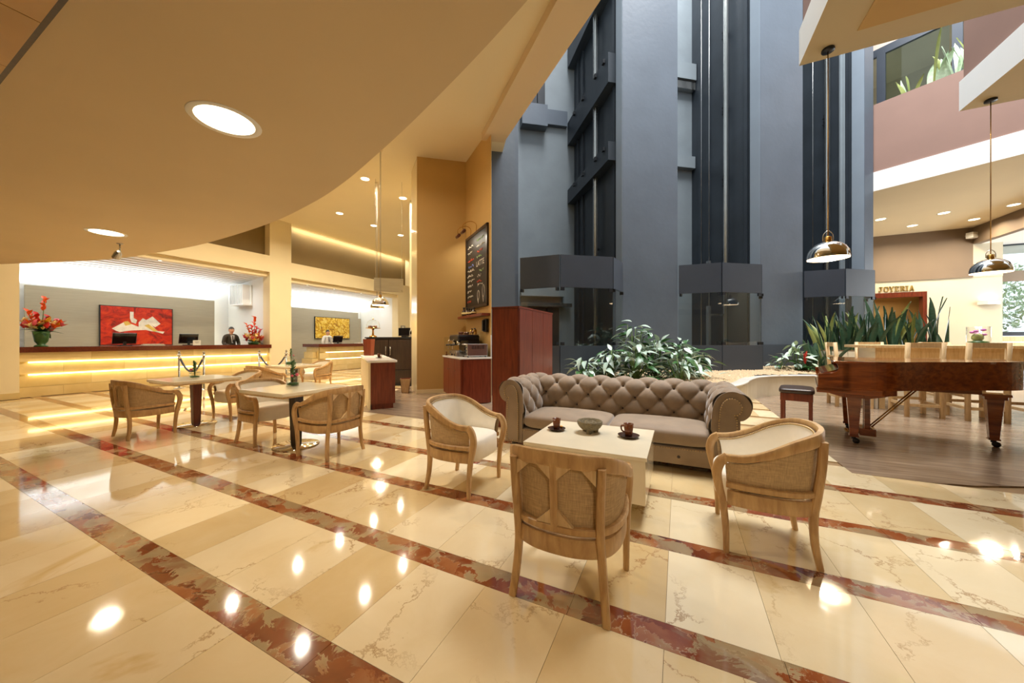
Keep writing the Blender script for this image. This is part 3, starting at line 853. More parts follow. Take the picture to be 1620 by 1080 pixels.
# ---- mustard bar pillar
L_, P_, Q_ = (-5.62, 6.45), (-4.71, 7.18), (-3.46, 6.20)
b = MB()
b.prism([L_, P_, (-4.85, 7.36), (-5.75, 6.65)], 0, CZ)
b.prism([P_, Q_, (-3.60, 6.47), (-4.6, 7.36)], 0, CZ)
struct(b.build('wall_bar', 'mustard_paint'))
b = MB(); b.prism([L_, (-6.26, 6.98), (-6.15, 7.1), (-5.52, 6.60)], 0, CZ); struct(b.build('wall_bar_side', 'polished_cream'))
b = MB(); b.prism([(-6.2, 7.0), (-6.1, 7.1), (-4.9, 9.0), (-5.1, 9.0)], 0, CZ); b.prism([(-7.6, 8.4), (-5.0, 9.0), (-5.0, 9.1), (-7.7, 8.5)], 0, CZ) ; struct(b.build('wall_bar_back', 'cream_paint'))
b = MB()
ln = Vector((P_[0] - L_[0], P_[1] - L_[1])).normalized(); nn = Vector((ln.y, -ln.x))
b.prism([(L_[0], L_[1]), (P_[0], P_[1]), (P_[0] + nn.x * .015, P_[1] + nn.y * .015), (L_[0] + nn.x * .015, L_[1] + nn.y * .015)], 0, 0.10)
struct(b.build('baseboard_bar', 'cream_paint'))

# ---- elevator shafts: painted piers, dark side walls with beams, rear walls
TOPZ = 16.0
TF = -7.95
def pr(bm, s0, s1, t0, t1, z0, z1, mi=0):
    bm.prism([ST(s0, t0), ST(s1, t0), ST(s1, t1), ST(s0, t1)], z0, z1, mi)
PIERS = [(0.98, 1.63), (4.37, 5.91), (8.45, 9.85), (12.06, 12.38)]
for i, (s0, s1) in enumerate(PIERS):
    b = MB(); pr(b, s0, s1, -8.27, TF, 0, TOPZ)
    pier = struct(b.build('wall_pier_%d' % (i + 1), 'pier_paint'))
    # pale rebate along the left edge of the pier, dark one on the first pier's right edge
    q = MB()
    if i == 0: pr(q, s1, s1 + 0.10, -8.3, TF - 0.1, 0, TOPZ)
    else: pr(q, s0 - 0.012, s0, -8.27, TF - 0.01, 0, TOPZ)
    q.build('pier_edge', 'pier_paint' if i == 0 else 'pier_edge_paint', pier)
    q = MB(); pr(q, s0 - 0.01, s1 + 0.01, TF, TF + 0.03, 0, 1.16); q.build('pier_base', 'graphite_panel', pier)
BAYS = [(1.75, 4.42, -11.35), (5.95, 8.52, -10.70), (9.9, 12.12, -10.9)]
for i, (s0, s1, tb) in enumerate(BAYS):
    b = MB(); pr(b, s1, s1 + 0.25, tb, -8.27, 0, TOPZ); pr(b, s0 - 0.2, s0 - 0.05, tb, -8.27, 0, TOPZ)
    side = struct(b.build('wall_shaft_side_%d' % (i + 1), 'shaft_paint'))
    # vertical ribs cast into the side wall
    for t in (tb + 0.35, tb + 0.75, -8.5):
        q = MB(); pr(q, s1 - 0.05, s1, t, t + 0.1, 0, TOPZ); q.build('rib', 'shaft_paint', side)
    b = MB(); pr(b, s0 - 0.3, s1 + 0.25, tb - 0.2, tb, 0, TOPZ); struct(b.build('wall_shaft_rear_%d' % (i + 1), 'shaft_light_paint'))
# ================================================================== ELEVATORS
ELEV = [(1.74, 2.55, 3.84, 4.36, 'behind the chesterfield sofa'), (5.92, 6.75, 7.92, 8.44, 'in the middle of the row'), (9.86, 10.59, 11.61, 12.05, 'beside the sword plants')]
BZ0, BZ1, GZ = 2.47, 3.20, 1.15
for i, (s0, s1, s2, s3, where) in enumerate(ELEV):
    t = thing('elevator_enclosure', 'three-sided glass elevator enclosure with a graphite fascia, ' + where, 'elevator', (0, 0, 0), 0, 'elevator enclosures')
    cs = [(s0, TF + 0.02), (s1, -7.42), (s2, -7.42), (s3, TF + 0.02)]
    def off(a, c, d):
        v = Vector((c[0] - a[0], c[1] - a[1])).normalized(); n = Vector((v.y, -v.x))
        if n.y < 0: n = -n
        return n * d
    for k in range(3):
        a, c = cs[k], cs[k + 1]
        v = Vector((c[0] - a[0], c[1] - a[1])); L = v.length; v.normalize()
        n = Vector((-v.y, v.x))
        if n.y < 0: n = -n
        def quad(g, d0, d1):
            p = Vector(a) + v * g; q = Vector(c) - v * g
            return [ST(*(p + n * d0)), ST(*(q + n * d0)), ST(*(q + n * d1)), ST(*(p + n * d1))]
        q = MB(); q.prism(quad(0.012, -0.03, 0.01), BZ0, BZ1); q.build('fascia_panel', 'graphite_panel', t)
        q = MB(); q.prism(quad(0.0, -0.05, 0.03), 0.15, GZ); q.build('base_panel', 'graphite_panel', t)
        q = MB(); q.prism(quad(0.006, -0.012, -0.002), GZ, BZ0); pane = q.build('glass_pane', 'shaft_glass', t)
        for e in (0.06, L - 0.06):
            p = Vector(a) + v * e
            for z in (GZ + 0.045, BZ0 - 0.04):
                q = MB(); x, y = ST(*(p + n * -0.005)); q.box((x, y, z), (0.09, 0.035, 0.07), math.atan2(v.y, v.x) + EA); q.build('clamp', 'black_metal', pane)

# guide rails, brackets, ropes, beams and landing doors in the shafts
def rail(s, t_, label, r=0.035, m='steel', br=True, z0=0.3):
    x, y = ST(s, t_)
    th = thing('guide_rail', label, 'guide rail', (x, y, 0), EA, 'elevator guide rails')
    q = MB(); q.box((0, 0, (z0 + TOPZ) / 2), (0.05, 0.13, TOPZ - z0)); q.box((-0.04, 0, (z0 + TOPZ) / 2), (0.06, 0.03, TOPZ - z0)); q.build('rail', m, th)
    if br:
        for z in (3.9, 6.1, 8.3, 10.6, 12.9):
            q = MB(); q.box((0.06, 0.08, z), (0.14, 0.10, 0.05)); q.box((0.02, 0.10, z), (0.03, 0.05, 0.42)); q.box((0.02, 0.10, z + 0.1), (0.06, 0.09, 0.03)); q.box((0.02, 0.10, z - 0.1), (0.06, 0.09, 0.03)); q.build('bracket', 'black_metal', th)
rail(4.27, -9.30, 'bright steel guide rail in the shaft nearest the bar pillar')
rail(8.37, -9.05, 'steel guide rail in the middle shaft, beside two thin ropes')
rail(11.97, -8.89, 'steel guide rail in the shaft behind the first chrome pendant lamp')
rail(11.98, -8.48, 'flat pale guide rail nearest the last pier', m='shaft_light_paint', br=False)
rail(11.6, -9.45, 'leftmost thin steel guide rail of the last shaft', br=False)
for k, (s, t_, l) in enumerate(((7.9, -9.5, 'thin hoist rope left of the middle rail'), (8.05, -9.35, 'thin hoist rope next to the middle rail'), (11.8, -9.2, 'thin hoist rope in the last shaft'))):
    x, y = ST(s, t_); q = MB(); q.tube([(x, y, 0.4), (x, y, TOPZ)], 0.008, 6); tag(q.build('hoist_rope', 'steel'), l, 'rope', 'hoist ropes')
for z0, z1, l in ((7.95, 8.72, 'upper dark beam bolted across the first shaft wall'), (5.94, 6.42, 'lower dark beam bolted across the first shaft wall'), (10.6, 11.3, 'topmost dark beam across the first shaft wall')):
    th = thing('shaft_beam', l, 'beam', (0, 0, 0), 0, 'shaft beams')
    q = MB(); pr(q, 4.16, 4.42, -11.3, -8.3, z0, z1); q.build('beam', 'shaft_paint', th)
    for tt in (-10.6, -9.9, -9.0, -8.5):
        x, y = ST(4.12, tt); q = MB(); q.box((x, y, z1 - 0.12), (0.06, 0.10, 0.10), EA); q.build('bolt_plate', 'black_metal', th)
# landing doors on the rear wall of the first shaft, and the door gear near the floor
th = thing('landing_door', 'dark steel landing doors high on the rear wall of the first shaft', 'door', (0, 0, 0))
q = MB(); pr(q, 2.5, 3.36, -11.35, -11.0, 8.35, 9.05); q.build('sill', 'pier_paint', th)
q = MB(); pr(q, 3.36, 4.12, -11.35, -11.2, 8.55, 9.05); q.build('ledge', 'pier_paint', th)
for a in (2.52, 2.80, 3.08):
    q = MB(); pr(q, a, a + 0.25, -11.35, -11.22, 9.08, 11.4); q.build('door_leaf', 'black_metal', th)
th = thing('landing_door_gear', 'steel door rollers and dark door leaves seen through the first elevator glass', 'door gear', (0, 0, 0))
q = MB(); pr(q, 2.5, 4.0, -11.35, -11.15, 2.75, 3.0); q.build('header_box', 'shaft_light_paint', th)
q = MB(); pr(q, 2.5, 4.25, -11.3, -11.12, 2.40, 2.52); q.build('track', 'steel', th)
for a in (2.5, 2.95, 3.4):
    q = MB(); pr(q, a, a + 0.42, -11.35, -11.2, 0.5, 2.36); q.build('door_leaf', 'black_metal', th)
th = thing('door_sill_beam', 'pale ledge and door gear on the rear wall of the middle shaft', 'ledge', (0, 0, 0))
q = MB(); pr(q, 6.6, 8.5, -10.7, -10.45, 10.2, 10.75); q.build('ledge', 'shaft_light_paint', th)
q = MB(); pr(q, 6.6, 8.5, -10.7, -10.5, 9.9, 10.15); q.build('track', 'steel', th)
q = MB(); pr(q, 6.6, 8.5, -10.7, -10.5, 7.2, 7.6); q.build('lower_ledge', 'shaft_light_paint', th)
for z, l in ((3.35, 'upper galvanised bracket arm in the middle shaft'), (2.0, 'lower galvanised bracket arm seen through the middle elevator glass')):
    th = thing('bracket_arm', l, 'bracket', (0, 0, 0), 0, 'galvanised bracket arms')
    q = MB(); pr(q, 7.75, 8.45, -9.1, -9.04, z, z + 0.08); q.build('arm', 'steel', th)
    q = MB(); pr(q, 7.75, 7.83, -9.12, -9.02, z - (1.0 if z < 3 else 0.05), z + 0.3); q.build('upright', 'steel', th)

# ================================================================== PLANTER
wall_path = smooth_path([(-1.95, 6.35, 0), (-1.0, 6.5, 0), (0.0, 6.75, 0), (0.75, 7.25, 0), (1.08, 7.95, 0), (1.25, 8.6, 0), (1.58, 9.4, 0), (2.15, 9.98, 0), (3.2, 10.45, 0), (4.3, 10.75, 0), (5.4, 11.2, 0)], 5)
q = MB(); q.sweep([(p.x, p.y, 0.21) for p in wall_path], 0.10, 0.42, bev=0.05, smooth=False); pl = struct(q.build('wall_planter', 'planter_stone'))
q = MB(); q.sweep([(p.x, p.y, 0.455) for p in wall_path], 0.20, 0.04, bev=0.12); q.build('coping', 'white_stone', pl)
segs = len(wall_path) - 1
for k in range(segs):
    a, c = wall_path[k], wall_path[k + 1]
    v = (c - a); L = v.length; m_ = (a + c) / 2
    q = MB(); q.box((m_.x, m_.y, 0.2175), (L - 0.003, 0.13, 0.435), math.atan2(v.y, v.x)); q.build('stone_panel', 'planter_stone', pl)
def gz(x, y):
    dep = -0.434 * x + 0.901 * y
    return 0.44 + 0.055 * max(0.0, min(2.5, dep - 6.9)) + 0.02 * math.sin(x * 3.1) * math.cos(y * 2.3)
inner = [(p.x, p.y) for p in wall_path]
gp = inner + [ST(13.2, -7.2), ST(12.3, -7.9), ST(1.0, -7.9)]
def inside(x, y, poly):
    r = False; n = len(poly)
    for i in range(n):
        x1, y1 = poly[i]; x2, y2 = poly[(i + 1) % n]
        if (y1 > y) != (y2 > y) and x < (x2 - x1) * (y - y1) / (y2 - y1) + x1: r = not r
    return r
b = MB(); n = 46
idx = {}
for i in range(n + 1):
    for j in range(n + 1):
        x = -2.6 + 9.0 * i / n; y = 6.2 + 7.2 * j / n
        idx[i, j] = len(b.v); b.v.append((x, y, gz(x, y) - 0.015))
for i in range(n):
    for j in range(n):
        x = -2.6 + 9.0 * (i + .5) / n; y = 6.2 + 7.2 * (j + .5) / n
        if inside(x, y, gp): b.f.append([idx[i, j], idx[i + 1, j], idx[i + 1, j + 1], idx[i, j + 1]]); b.m.append(0); b.sm.append(True)
soil = struct(b.build('floor_planter_bed', 'gravel'))
b = MB(); cnt = 0
while cnt < 9000:
    x = random.uniform(-1.9, 5.4); y = random.uniform(6.4, 12.8)
    if not inside(x, y, gp): continue
    r = random.uniform(0.012, 0.026); z = gz(x, y) - 0.012; a = random.random() * PI
    ca, sa = math.cos(a) * r, math.sin(a) * r
    b.add([(x + ca * 1.3, y + sa * 1.3, z), (x - sa, y + ca, z), (x - ca * 1.3, y - sa * 1.3, z), (x + sa, y - ca, z), (x, y, z + r * 1.1), (x, y, z - r)],
          [(0, 1, 4), (1, 2, 4), (2, 3, 4), (3, 0, 4)])
    cnt += 1
gv = b.build('planter_gravel', 'gravel'); tag(gv, 'pale tan gravel covering the planter bed in front of the elevators', 'gravel', kind='stuff')

# ---- leaf plants
def leaf_mesh(name, L, W, mat, bend=0.35, fold=0.15, n=7, tip=1.3, curl=0.0):
    q = MB(); vs = []; fs = []
    for i in range(n):
        u = i / (n - 1)
        w = W * math.sin(PI * min(1, u ** (1 / tip) * 0.94 + 0.06)) if i < n - 1 else 0.001
        z = -bend * L * u * u; y = L * u * (1 - 0.15 * bend * u)
        vs += [(-w / 2, y, z + fold * w), (0, y, z), (w / 2, y, z + fold * w)]
    for i in range(n - 1):
        for k in range(2):
            fs.append((i * 3 + k, i * 3 + k + 1, (i + 1) * 3 + k + 1, (i + 1) * 3 + k))
    q.add(vs, fs, 0, True)
    me = q.mesh(name, mat)
    return me
LEAF_A = [leaf_mesh('leaf', 0.27, 0.105, 'leaf_silver_sheen', 0.35), leaf_mesh('leaf', 0.30, 0.11, 'leaf_green', 0.45), leaf_mesh('leaf', 0.24, 0.095, 'leaf_silver_sheen', 0.2), leaf_mesh('leaf', 0.28, 0.10, 'leaf_silver_sheen', 0.5)]  # mostly silver copies, standing for leaves that mirror the sky
def leafy_plant(loc, h, nleaf, spread, label, pal, group, sc=1.0, name='leafy_plant'):
    t = thing(name, label, 'plant', loc, random.random() * 6, group)
    q = MB()
    for k in range(nleaf):
        a = random.random() * 2 * PI; u = (k + 0.5) / nleaf
        zz = h * (0.10 + 0.90 * u) * random.uniform(0.85, 1.0)
        rr = spread * (1 - 0.65 * u) * random.uniform(0.2, 1.0)
        px, py = rr * math.cos(a), rr * math.sin(a)
        if k % 2 == 0: q.tube([(px * 0.15, py * 0.15, -0.05), (px * 0.6, py * 0.6, zz * 0.6), (px, py, zz)], 0.007, 5)
        o = obj('leaf', random.choice(pal), t)
        o.location = (px, py, zz)
        o.rotation_euler = (random.uniform(-0.5, 0.75) * (0.4 + u), random.uniform(-0.5, 0.5), a - PI / 2 + random.uniform(-0.7, 0.7))
        s = sc * random.uniform(0.8, 1.15); o.scale = (s, s, s)
    q.build('stems', 'stem_green', t)
    return t
SPOTS = [(-1.72, 7.05, 0.5, 16, 'low leafy plant right beside the tall mahogany cabinet'), (-1.28, 7.3, 0.72, 24, 'leafy plant in front of the first elevator base'),
         (-0.85, 7.75, 1.22, 34, 'tallest leafy plant of the planter, behind the middle of the sofa'), (-0.42, 7.95, 0.95, 30, 'leafy plant in front of the wide blue-grey pier'),
         (-0.75, 7.25, 0.75, 26, 'broad-leaved plant peeping over the sofa back at its middle'), (0.05, 8.15, 0.85, 28, 'leafy plant just left of the middle elevator base'),
         (0.0, 7.5, 0.6, 20, 'low leafy plant above the right half of the sofa back'), (0.35, 8.45, 0.62, 22, 'rightmost leafy plant of the clump, at the gravel')]
for x, y, h, nl, l in SPOTS:
    leafy_plant((x, y, gz(x, y)), h, int(nl * 2.6), 0.48, l, LEAF_A, 'leafy plants behind the sofa')
LEAF_P = [leaf_mesh('leaf', 0.27, 0.10, 'leaf_pale', 0.3), leaf_mesh('leaf', 0.24, 0.09, 'leaf_silver_sheen', 0.2)]
leafy_plant((2.68, 11.0, gz(2.68, 11.0)), 0.62, 40, 0.42, 'pale variegated plant on the gravel behind the red bromeliad', LEAF_P, None, 1.0, 'variegated_plant')
leafy_plant((2.28, 10.75, gz(2.28, 10.75)), 0.36, 18, 0.28, 'small low green plant at the foot of the second wide pier', [LEAF_A[1], LEAF_P[1]], None, 0.8, 'variegated_plant')
# bromeliad
t = thing('bromeliad', 'green rosette bromeliad with a single red flower spike on the gravel', 'plant', (2.78, 10.72, gz(2.78, 10.72)))
LB = leaf_mesh('leaf', 0.34, 0.055, 'leaf_green', 0.5, 0.3, 7, 1.0)
for k in range(22):
    o = obj('leaf', LB, t); o.rotation_euler = (random.uniform(0.35, 1.0), 0, k * 2.4); o.scale = (1, random.uniform(0.7, 1.1), 1)
LR = leaf_mesh('bract', 0.13, 0.05, 'bloom_red', -0.1, 0.3, 5)
for k in range(12):
    o = obj('bract', LR, t); o.location = (0, 0, 0.16 + k * 0.018); o.rotation_euler = (1.0, 0, k * 2.2)
# sword plants
def sword_mesh(name, L, W, mat, wave, twist):
    q = MB(); n = 10; vs = []; fs = []
    for i in range(n):
        u = i / (n - 1); w = W * (1 - 0.15 * (1 - u)) * (1 if u < 0.7 else max(0.02, 1 - ((u - 0.7) / 0.3) ** 1.6)); a = twist * u
        x = wave * L * u * u
        for k in (-1, 0, 1):
            vs.append((x + k * w / 2 * math.cos(a), k * w / 2 * math.sin(a) + (0.02 * (1 - abs(k))), L * u))
    for i in range(n - 1):
        for k in range(2): fs.append((i * 3 + k, i * 3 + k + 1, (i + 1) * 3 + k + 1, (i + 1) * 3 + k))
    q.add(vs, fs, 0, True)
    return q.mesh(name, mat)
SW = [sword_mesh('leaf', 1.0, 0.10, 'leaf_sword', 0.10, 0.8), sword_mesh('leaf', 1.0, 0.085, 'leaf_sword', -0.16, 1.2), sword_mesh('leaf', 1.0, 0.09, 'leaf_sword_light', 0.2, 0.5), sword_mesh('leaf', 1.0, 0.07, 'leaf_sword', 0.32, 0.6), sword_mesh('leaf', 1.0, 0.095, 'leaf_sword', 0.03, 1.5)]
def sword_plant(loc, h, nl, label, group, spread=0.16, pal=SW):
    t = thing('sword_plant', label, 'plant', loc, 0, group)
    q = MB(); q.lathe([(spread * 0.7, -0.12), (spread * 0.9, -0.02), (spread * 0.6, 0.01)], 10); q.build('root_clump', 'soil', t)
    for k in range(int(nl * (1.7 if pal is SW else 1.0))):
        a = random.random() * 6.28; r = spread * 1.3 * random.random()
        o = obj('leaf', random.choice(pal), t); o.location = (r * math.cos(a), r * math.sin(a), 0)
        s = h * random.uniform(0.5, 1.0); o.scale = (1.15, 1.15, s); o.rotation_euler = (random.uniform(-0.18, 0.18), random.uniform(-0.18, 0.18), a)
    return t
# raised trough behind the bar
tr = thing('plant_trough', 'long plant trough standing behind the pale bar table', 'planter', (4.35, 11.55, 0), 0.12)
q = MB(); q.bb(-1.15, 1.45, -0.3, 0.3, 0.3, 1.0); q.build('body', 'planter_stone', tr)
q = MB(); q.bb(-1.12, 1.42, -0.27, 0.27, 1.0, 1.03); q.build('soil_top', 'soil', tr)
for k, (dx, h, nl, l) in enumerate(((-0.95, 0.95, 9, 'first sword plant from the elevator in the trough'), (-0.55, 1.1, 10, 'second sword plant from the elevator in the trough'), (-0.15, 1.12, 11, 'third sword plant from the elevator in the trough'),
                                    (0.28, 1.38, 11, 'tallest sword plant of the trough, fourth from the elevator'), (0.68, 1.05, 9, 'fifth sword plant from the elevator in the trough'), (1.12, 1.3, 6, 'sword plant at the end of the trough by the glass vase'))):
    x = 4.35 + dx * math.cos(0.12); y = 11.55 + dx * math.sin(0.12)
    sword_plant((x, y, 1.02), h, nl, l, 'sword plants in the trough')
for k, (x, y, h, nl, l) in enumerate(((3.42, 11.15, 1.25, 7, 'loose sword plant growing left of the bar table end'), (3.72, 11.45, 1.45, 8, 'sword plant against the last elevator glass'), (3.08, 10.95, 0.8, 5, 'small arching sword plant beside the bar stool end'))):
    sword_plant((x, y, gz(x, y) + 0.02), h, nl, l, 'sword plants on the gravel', 0.2)
# plants along the upper parapet
SWL = [sword_mesh('leaf', 1.0, 0.15, 'leaf_pale', 0.12, 0.8), sword_mesh('leaf', 1.0, 0.12, 'leaf_pale', -0.2, 1.2), sword_mesh('leaf', 1.0, 0.11, 'leaf_sword_light', 0.25, 0.5)]
for k, (kk, h, nl, l) in enumerate(((0.75, 0.9, 4, 'shortest pale sword plant on the upper parapet'), (1.10, 1.6, 5, 'pale sword plant left of the upper window mullion'), (1.55, 1.7, 6, 'pale sword plant right of the upper window mullion'), (1.95, 1.7, 6, 'tall pale sword plant over the terracotta parapet'), (2.5, 1.2, 5, 'last pale sword plant of the parapet beside the terracotta corner'))):
    x, y = MZ(kk, 0.45); sword_plant((x, y, 8.05), h, nl, l, 'sword plants on the parapet', 0.16, SWL)
x0, y0 = MZ(0.3, 0.35)
q = MB(); q.prism([MZ(0.2, 0.22), MZ(4, 0.22), MZ(4, 0.7), MZ(0.2, 0.7)], CZ + 0.565, 8.03); tag(q.build('parapet_planter', 'terracotta_paint'), 'long planter box hidden behind the terracotta parapet of the upper gallery', 'planter')
# ================================================================== TUB CHAIR
HALF = [(0.262, 0.235, 0.590), (0.283, 0.13, 0.600), (0.290, 0.02, 0.640), (0.279, -0.10, 0.705), (0.232, -0.205, 0.748), (0.125, -0.262, 0.762), (0.0, -0.276, 0.766)]
full = [Vector(p) for p in HALF] + [Vector((-p[0], p[1], p[2])) for p in HALF[-2::-1]]
TOPP = smooth_path(full, 6)
NT = len(TOPP)
def lean(p, z):
    """plan position of the hoop at height z"""
    k = 0.90 + 0.10 * (z - 0.33) / (p.z - 0.33)
    return Vector((p.x * k, 0.02 + (p.y - 0.02) * k, z))
def make_chair():
    t = thing('tub_chair', '', 'chair', (0, 0, 0), 0, 'oak tub chairs')
    q = MB(); hb = [0.042 + 0.026 * max(0.0, min(1.0, (p.z - 0.62) / 0.12)) for p in TOPP]; q.sweep([p + Vector((0, 0, -h_ / 2)) for p, h_ in zip(TOPP, hb)], 0.034, hb, bev=0.14); q.build('top_rail', 'oak', t, auto=True)
    q = MB(); q.sweep([lean(p, 0.405) for p in TOPP], 0.040, 0.034, bev=0.14); q.build('lower_hoop', 'oak', t, auto=True)
    q = MB(); q.sweep([lean(p, 0.325) * 1.0 for p in TOPP], 0.036, 0.085, bev=0.12); q.build('seat_apron', 'oak', t, auto=True)
    def shell(kx, z0, z1o, n, puff=0.0):
        q = MB()
        def fn(u, v):
            p = TOPP[min(NT - 1, int(round(u * (NT - 1))))]
            z = z0 + (p.z - z1o - z0) * v
            w = lean(p, z)
            k = kx - puff * math.sin(PI * min(1, v * 1.02)) ** 0.6
            return Vector((w.x * k, 0.03 + (w.y - 0.03) * k, z))
        q.grid(fn, NT, n)
        return q
    shell(0.985, 0.415, 0.055, 6).build('burlap_back', 'burlap', t)
    shell(0.925, 0.40, 0.030, 9, 0.055).build('inner_upholstery', 'cream_fabric', t)
    q = MB()
    for i in range(0, NT * 2 - 1):
        p = TOPP[i // 2] if i % 2 == 0 else (TOPP[i // 2] + TOPP[i // 2 + 1]) / 2
        q.ball((p.x * 0.905, 0.03 + (p.y - 0.03) * 0.905, p.z - 0.036), 0.0065, 6)
    q.build('nailhead_trim', 'nail_brass', t)
    for s in (-1, 1):
        pth = smooth_path([(s * 0.262, 0.215, 0.575), (s * 0.266, 0.252, 0.545), (s * 0.266, 0.272, 0.480), (s * 0.262, 0.262, 0.400), (s * 0.258, 0.240, 0.30), (s * 0.256, 0.225, 0.15), (s * 0.256, 0.222, 0.0)], 4)
        n = len(pth); q = MB(); q.sweep(pth, [0.040 - 0.010 * max(0, i / n - 0.5) * 2 for i in range(n)], [0.052 - 0.024 * max(0, i / n - 0.35) / 0.65 for i in range(n)], up=(0, 1, 0), bev=0.2)
        q.build('front_leg', 'oak', t, auto=True)
        pth = smooth_path([(s * 0.214, -0.246, 0.708), (s * 0.208, -0.240, 0.56), (s * 0.203, -0.222, 0.40), (s * 0.206, -0.205, 0.28), (s * 0.218, -0.208, 0.13), (s * 0.232, -0.228, 0.0)], 4)
        n = len(pth); q = MB(); q.sweep(pth, 0.036, [0.042 - 0.014 * max(0, i / n - 0.55) / 0.45 for i in range(n)], up=(0, 1, 0), bev=0.2)
        q.build('rear_leg', 'oak', t, auto=True)
    q = MB(); q.sweep([(0, -0.280, 0.71), (0, -0.272, 0.57), (0, -0.258, 0.41)], 0.034, 0.026, up=(0, 1, 0), bev=0.2); q.build('centre_slat', 'oak', t, auto=True)
    # corner blocks where the slat and posts meet the rails
    def blk(x, z, sx, sz, y):
        q = MB(); q.prism_xf([(0, 0), (sx * 0.075, 0), (0, sz * 0.07)], -0.010, 0.010, Matrix(((1, 0, 0, x), (0, 0, 1, y), (0, 1, 0, z), (0, 0, 0, 1))))
        q.build('corner_block', 'pale_oak', t)
    for s in (-1, 1):
        blk(s * 0.015, 0.706, s, -1, -0.276); blk(s * 0.015, 0.424, s, 1, -0.258); blk(s * 0.192, 0.698, -s, -1, -0.252)
    # seat
    q = MB()
    def fs(u, v):
        a = 2 * PI * u
        c, s_ = math.cos(a), math.sin(a)
        cx = math.copysign(abs(c) ** (0.55 if s_ > 0 else 0.8), c); sy = math.copysign(abs(s_) ** (0.45 if s_ > 0 else 0.8), s_)
        prof = [(0.0, 0.285), (0.97, 0.285), (1.0, 0.30), (1.0, 0.40), (0.985, 0.435), (0.93, 0.452), (0.6, 0.468), (0.0, 0.474)]
        k = v * (len(prof) - 1); i = min(len(prof) - 2, int(k)); f = k - i
        r = prof[i][0] + (prof[i + 1][0] - prof[i][0]) * f; z = prof[i][1] + (prof[i + 1][1] - prof[i][1]) * f
        y = (0.250 if s_ > 0 else 0.222) * sy
        return Vector((0.238 * cx * r, 0.018 + y * r, z))
    q.grid(fs, 36, 8, wrapu=True); q.build('seat_cushion', 'cream_fabric', t)
    return t
chair0 = make_chair()
CH = [((-0.52, 1.795, 0), 0, 'oak tub chair nearest the camera, its burlap back turned to us before the coffee table'),
      ((-1.735, 2.60, 0), -PI / 2, 'oak tub chair on the left of the coffee table, beside the sofa arm'),
      ((0.480, 2.705, 0), PI / 2, 'oak tub chair on the right of the coffee table, in front of the piano bench'),
      ((-6.525, 2.07, 0), 0, 'oak tub chair with its burlap back to us at the table by the reception desk'),
      ((-6.60, 3.21, 0), PI, 'oak tub chair behind the farther square cafe table'),
      ((-4.80, 2.66, 0), -PI / 2, 'oak tub chair left of the nearer square cafe table, cream seat showing'),
      ((-3.565, 2.675, 0), PI / 2, 'oak tub chair right of the nearer cafe table, burlap back showing'),
      ((-7.75, 4.25, 0), 0, 'distant oak tub chair with its back to us, beyond the cafe tables'),
      ((-8.35, 5.85, 0), PI, 'farthest oak tub chair, beyond the round vase table')]
for k, (l, r, lab) in enumerate(CH):
    if k == 0:
        chair0.location = l; chair0.rotation_euler = (0, 0, r); chair0['label'] = lab
    else: dup(chair0, l, r, lab)

# ================================================================== CAFE TABLES
def cafe_table(loc, label, legm):
    t = thing('cafe_table', label, 'table', loc, 0, 'square cafe tables')
    q = MB(); q.bb(-0.41, 0.41, -0.41, 0.41, 0.665, 0.705); q.build('table_top', 'table_marble', t, 0.006)
    q = MB(); q.bb(-0.39, 0.39, -0.39, 0.39, 0.645, 0.665); q.build('sub_top', 'pale_oak', t)
    q = MB(); q.box((0, 0, 0.33), (0.085, 0.085, 0.63), 0, 0, 1.35); q.build('pedestal', legm, t, 0.006)
    q = MB(); q.lathe([(0.0, 0.0), (0.245, 0.0), (0.25, 0.006), (0.245, 0.012), (0.0, 0.02)], 36); q.build('base_disc', 'chrome', t)
    return t
cafe_table((-6.60, 2.655, 0), 'square marble cafe table nearer the reception desk, on a reddish pedestal', 'table_leg_wood')
cafe_table((-4.19, 2.655, 0), 'square marble cafe table nearer the sofa, on a dark pedestal', 'dark_wood')
cafe_table((-8.05, 5.05, 0), 'small far cafe table holding the round fishbowl vase', 'dark_wood')
def succulent_vase(loc, label, r, h, tall, ball=False):
    t = thing('succulent_vase', label, 'vase', loc, random.random() * 6, 'table vases')
    q = MB()
    if ball: q.lathe([(0.03, 0.0), (r * 0.8, 0.02), (r, h * 0.5), (r * 0.75, h * 0.92), (r * 0.6, h)], 18)
    else: q.lathe([(0.0, 0.0), (r, 0.0), (r, h), (r - 0.006, h), (r - 0.006, 0.012), (0.0, 0.012)], 20)
    q.build('glass', 'vase_glass', t)
    q = MB(); q.lathe([(0.0, 0.014), (r * 0.85, 0.014), (r * 0.88, h * 0.35), (0, h * 0.42)], 14); q.build('moss', 'leaf_green', t)
    q = MB()
    for k in range(7): q.tube([(0, 0, h * 0.4), (0.01 * math.cos(k), 0.01 * math.sin(k), h + tall * 0.3 + 0.02 * k)], 0.006, 5)
    q.build('stems', 'stem_green', t)
    me = leaf_mesh('leaf', 0.10, 0.035, 'leaf_green', 0.2, 0.25, 5)
    for k in range(22):
        o = obj('leaf', me, t); u = k / 22; o.location = (0.01 * math.cos(k * 2.4), 0.01 * math.sin(k * 2.4), h * 0.7 + tall * u)
        o.rotation_euler = (0.2 + 1.1 * u, 0, k * 2.4); s = 0.95 - 0.45 * u; o.scale = (s, s, s)
    q = MB(); q.ball((r * 0.6, 0.01, h + 0.03), 0.022, 8); q.ball((r * 0.2, -0.05, h + 0.02), 0.016, 8); q.build('bloom', 'bloom_pink', t)
    return t
succulent_vase((-6.55, 2.62, 0.705), 'glass tumbler with green succulents on the cafe table by the reception desk', 0.065, 0.10, 0.16)
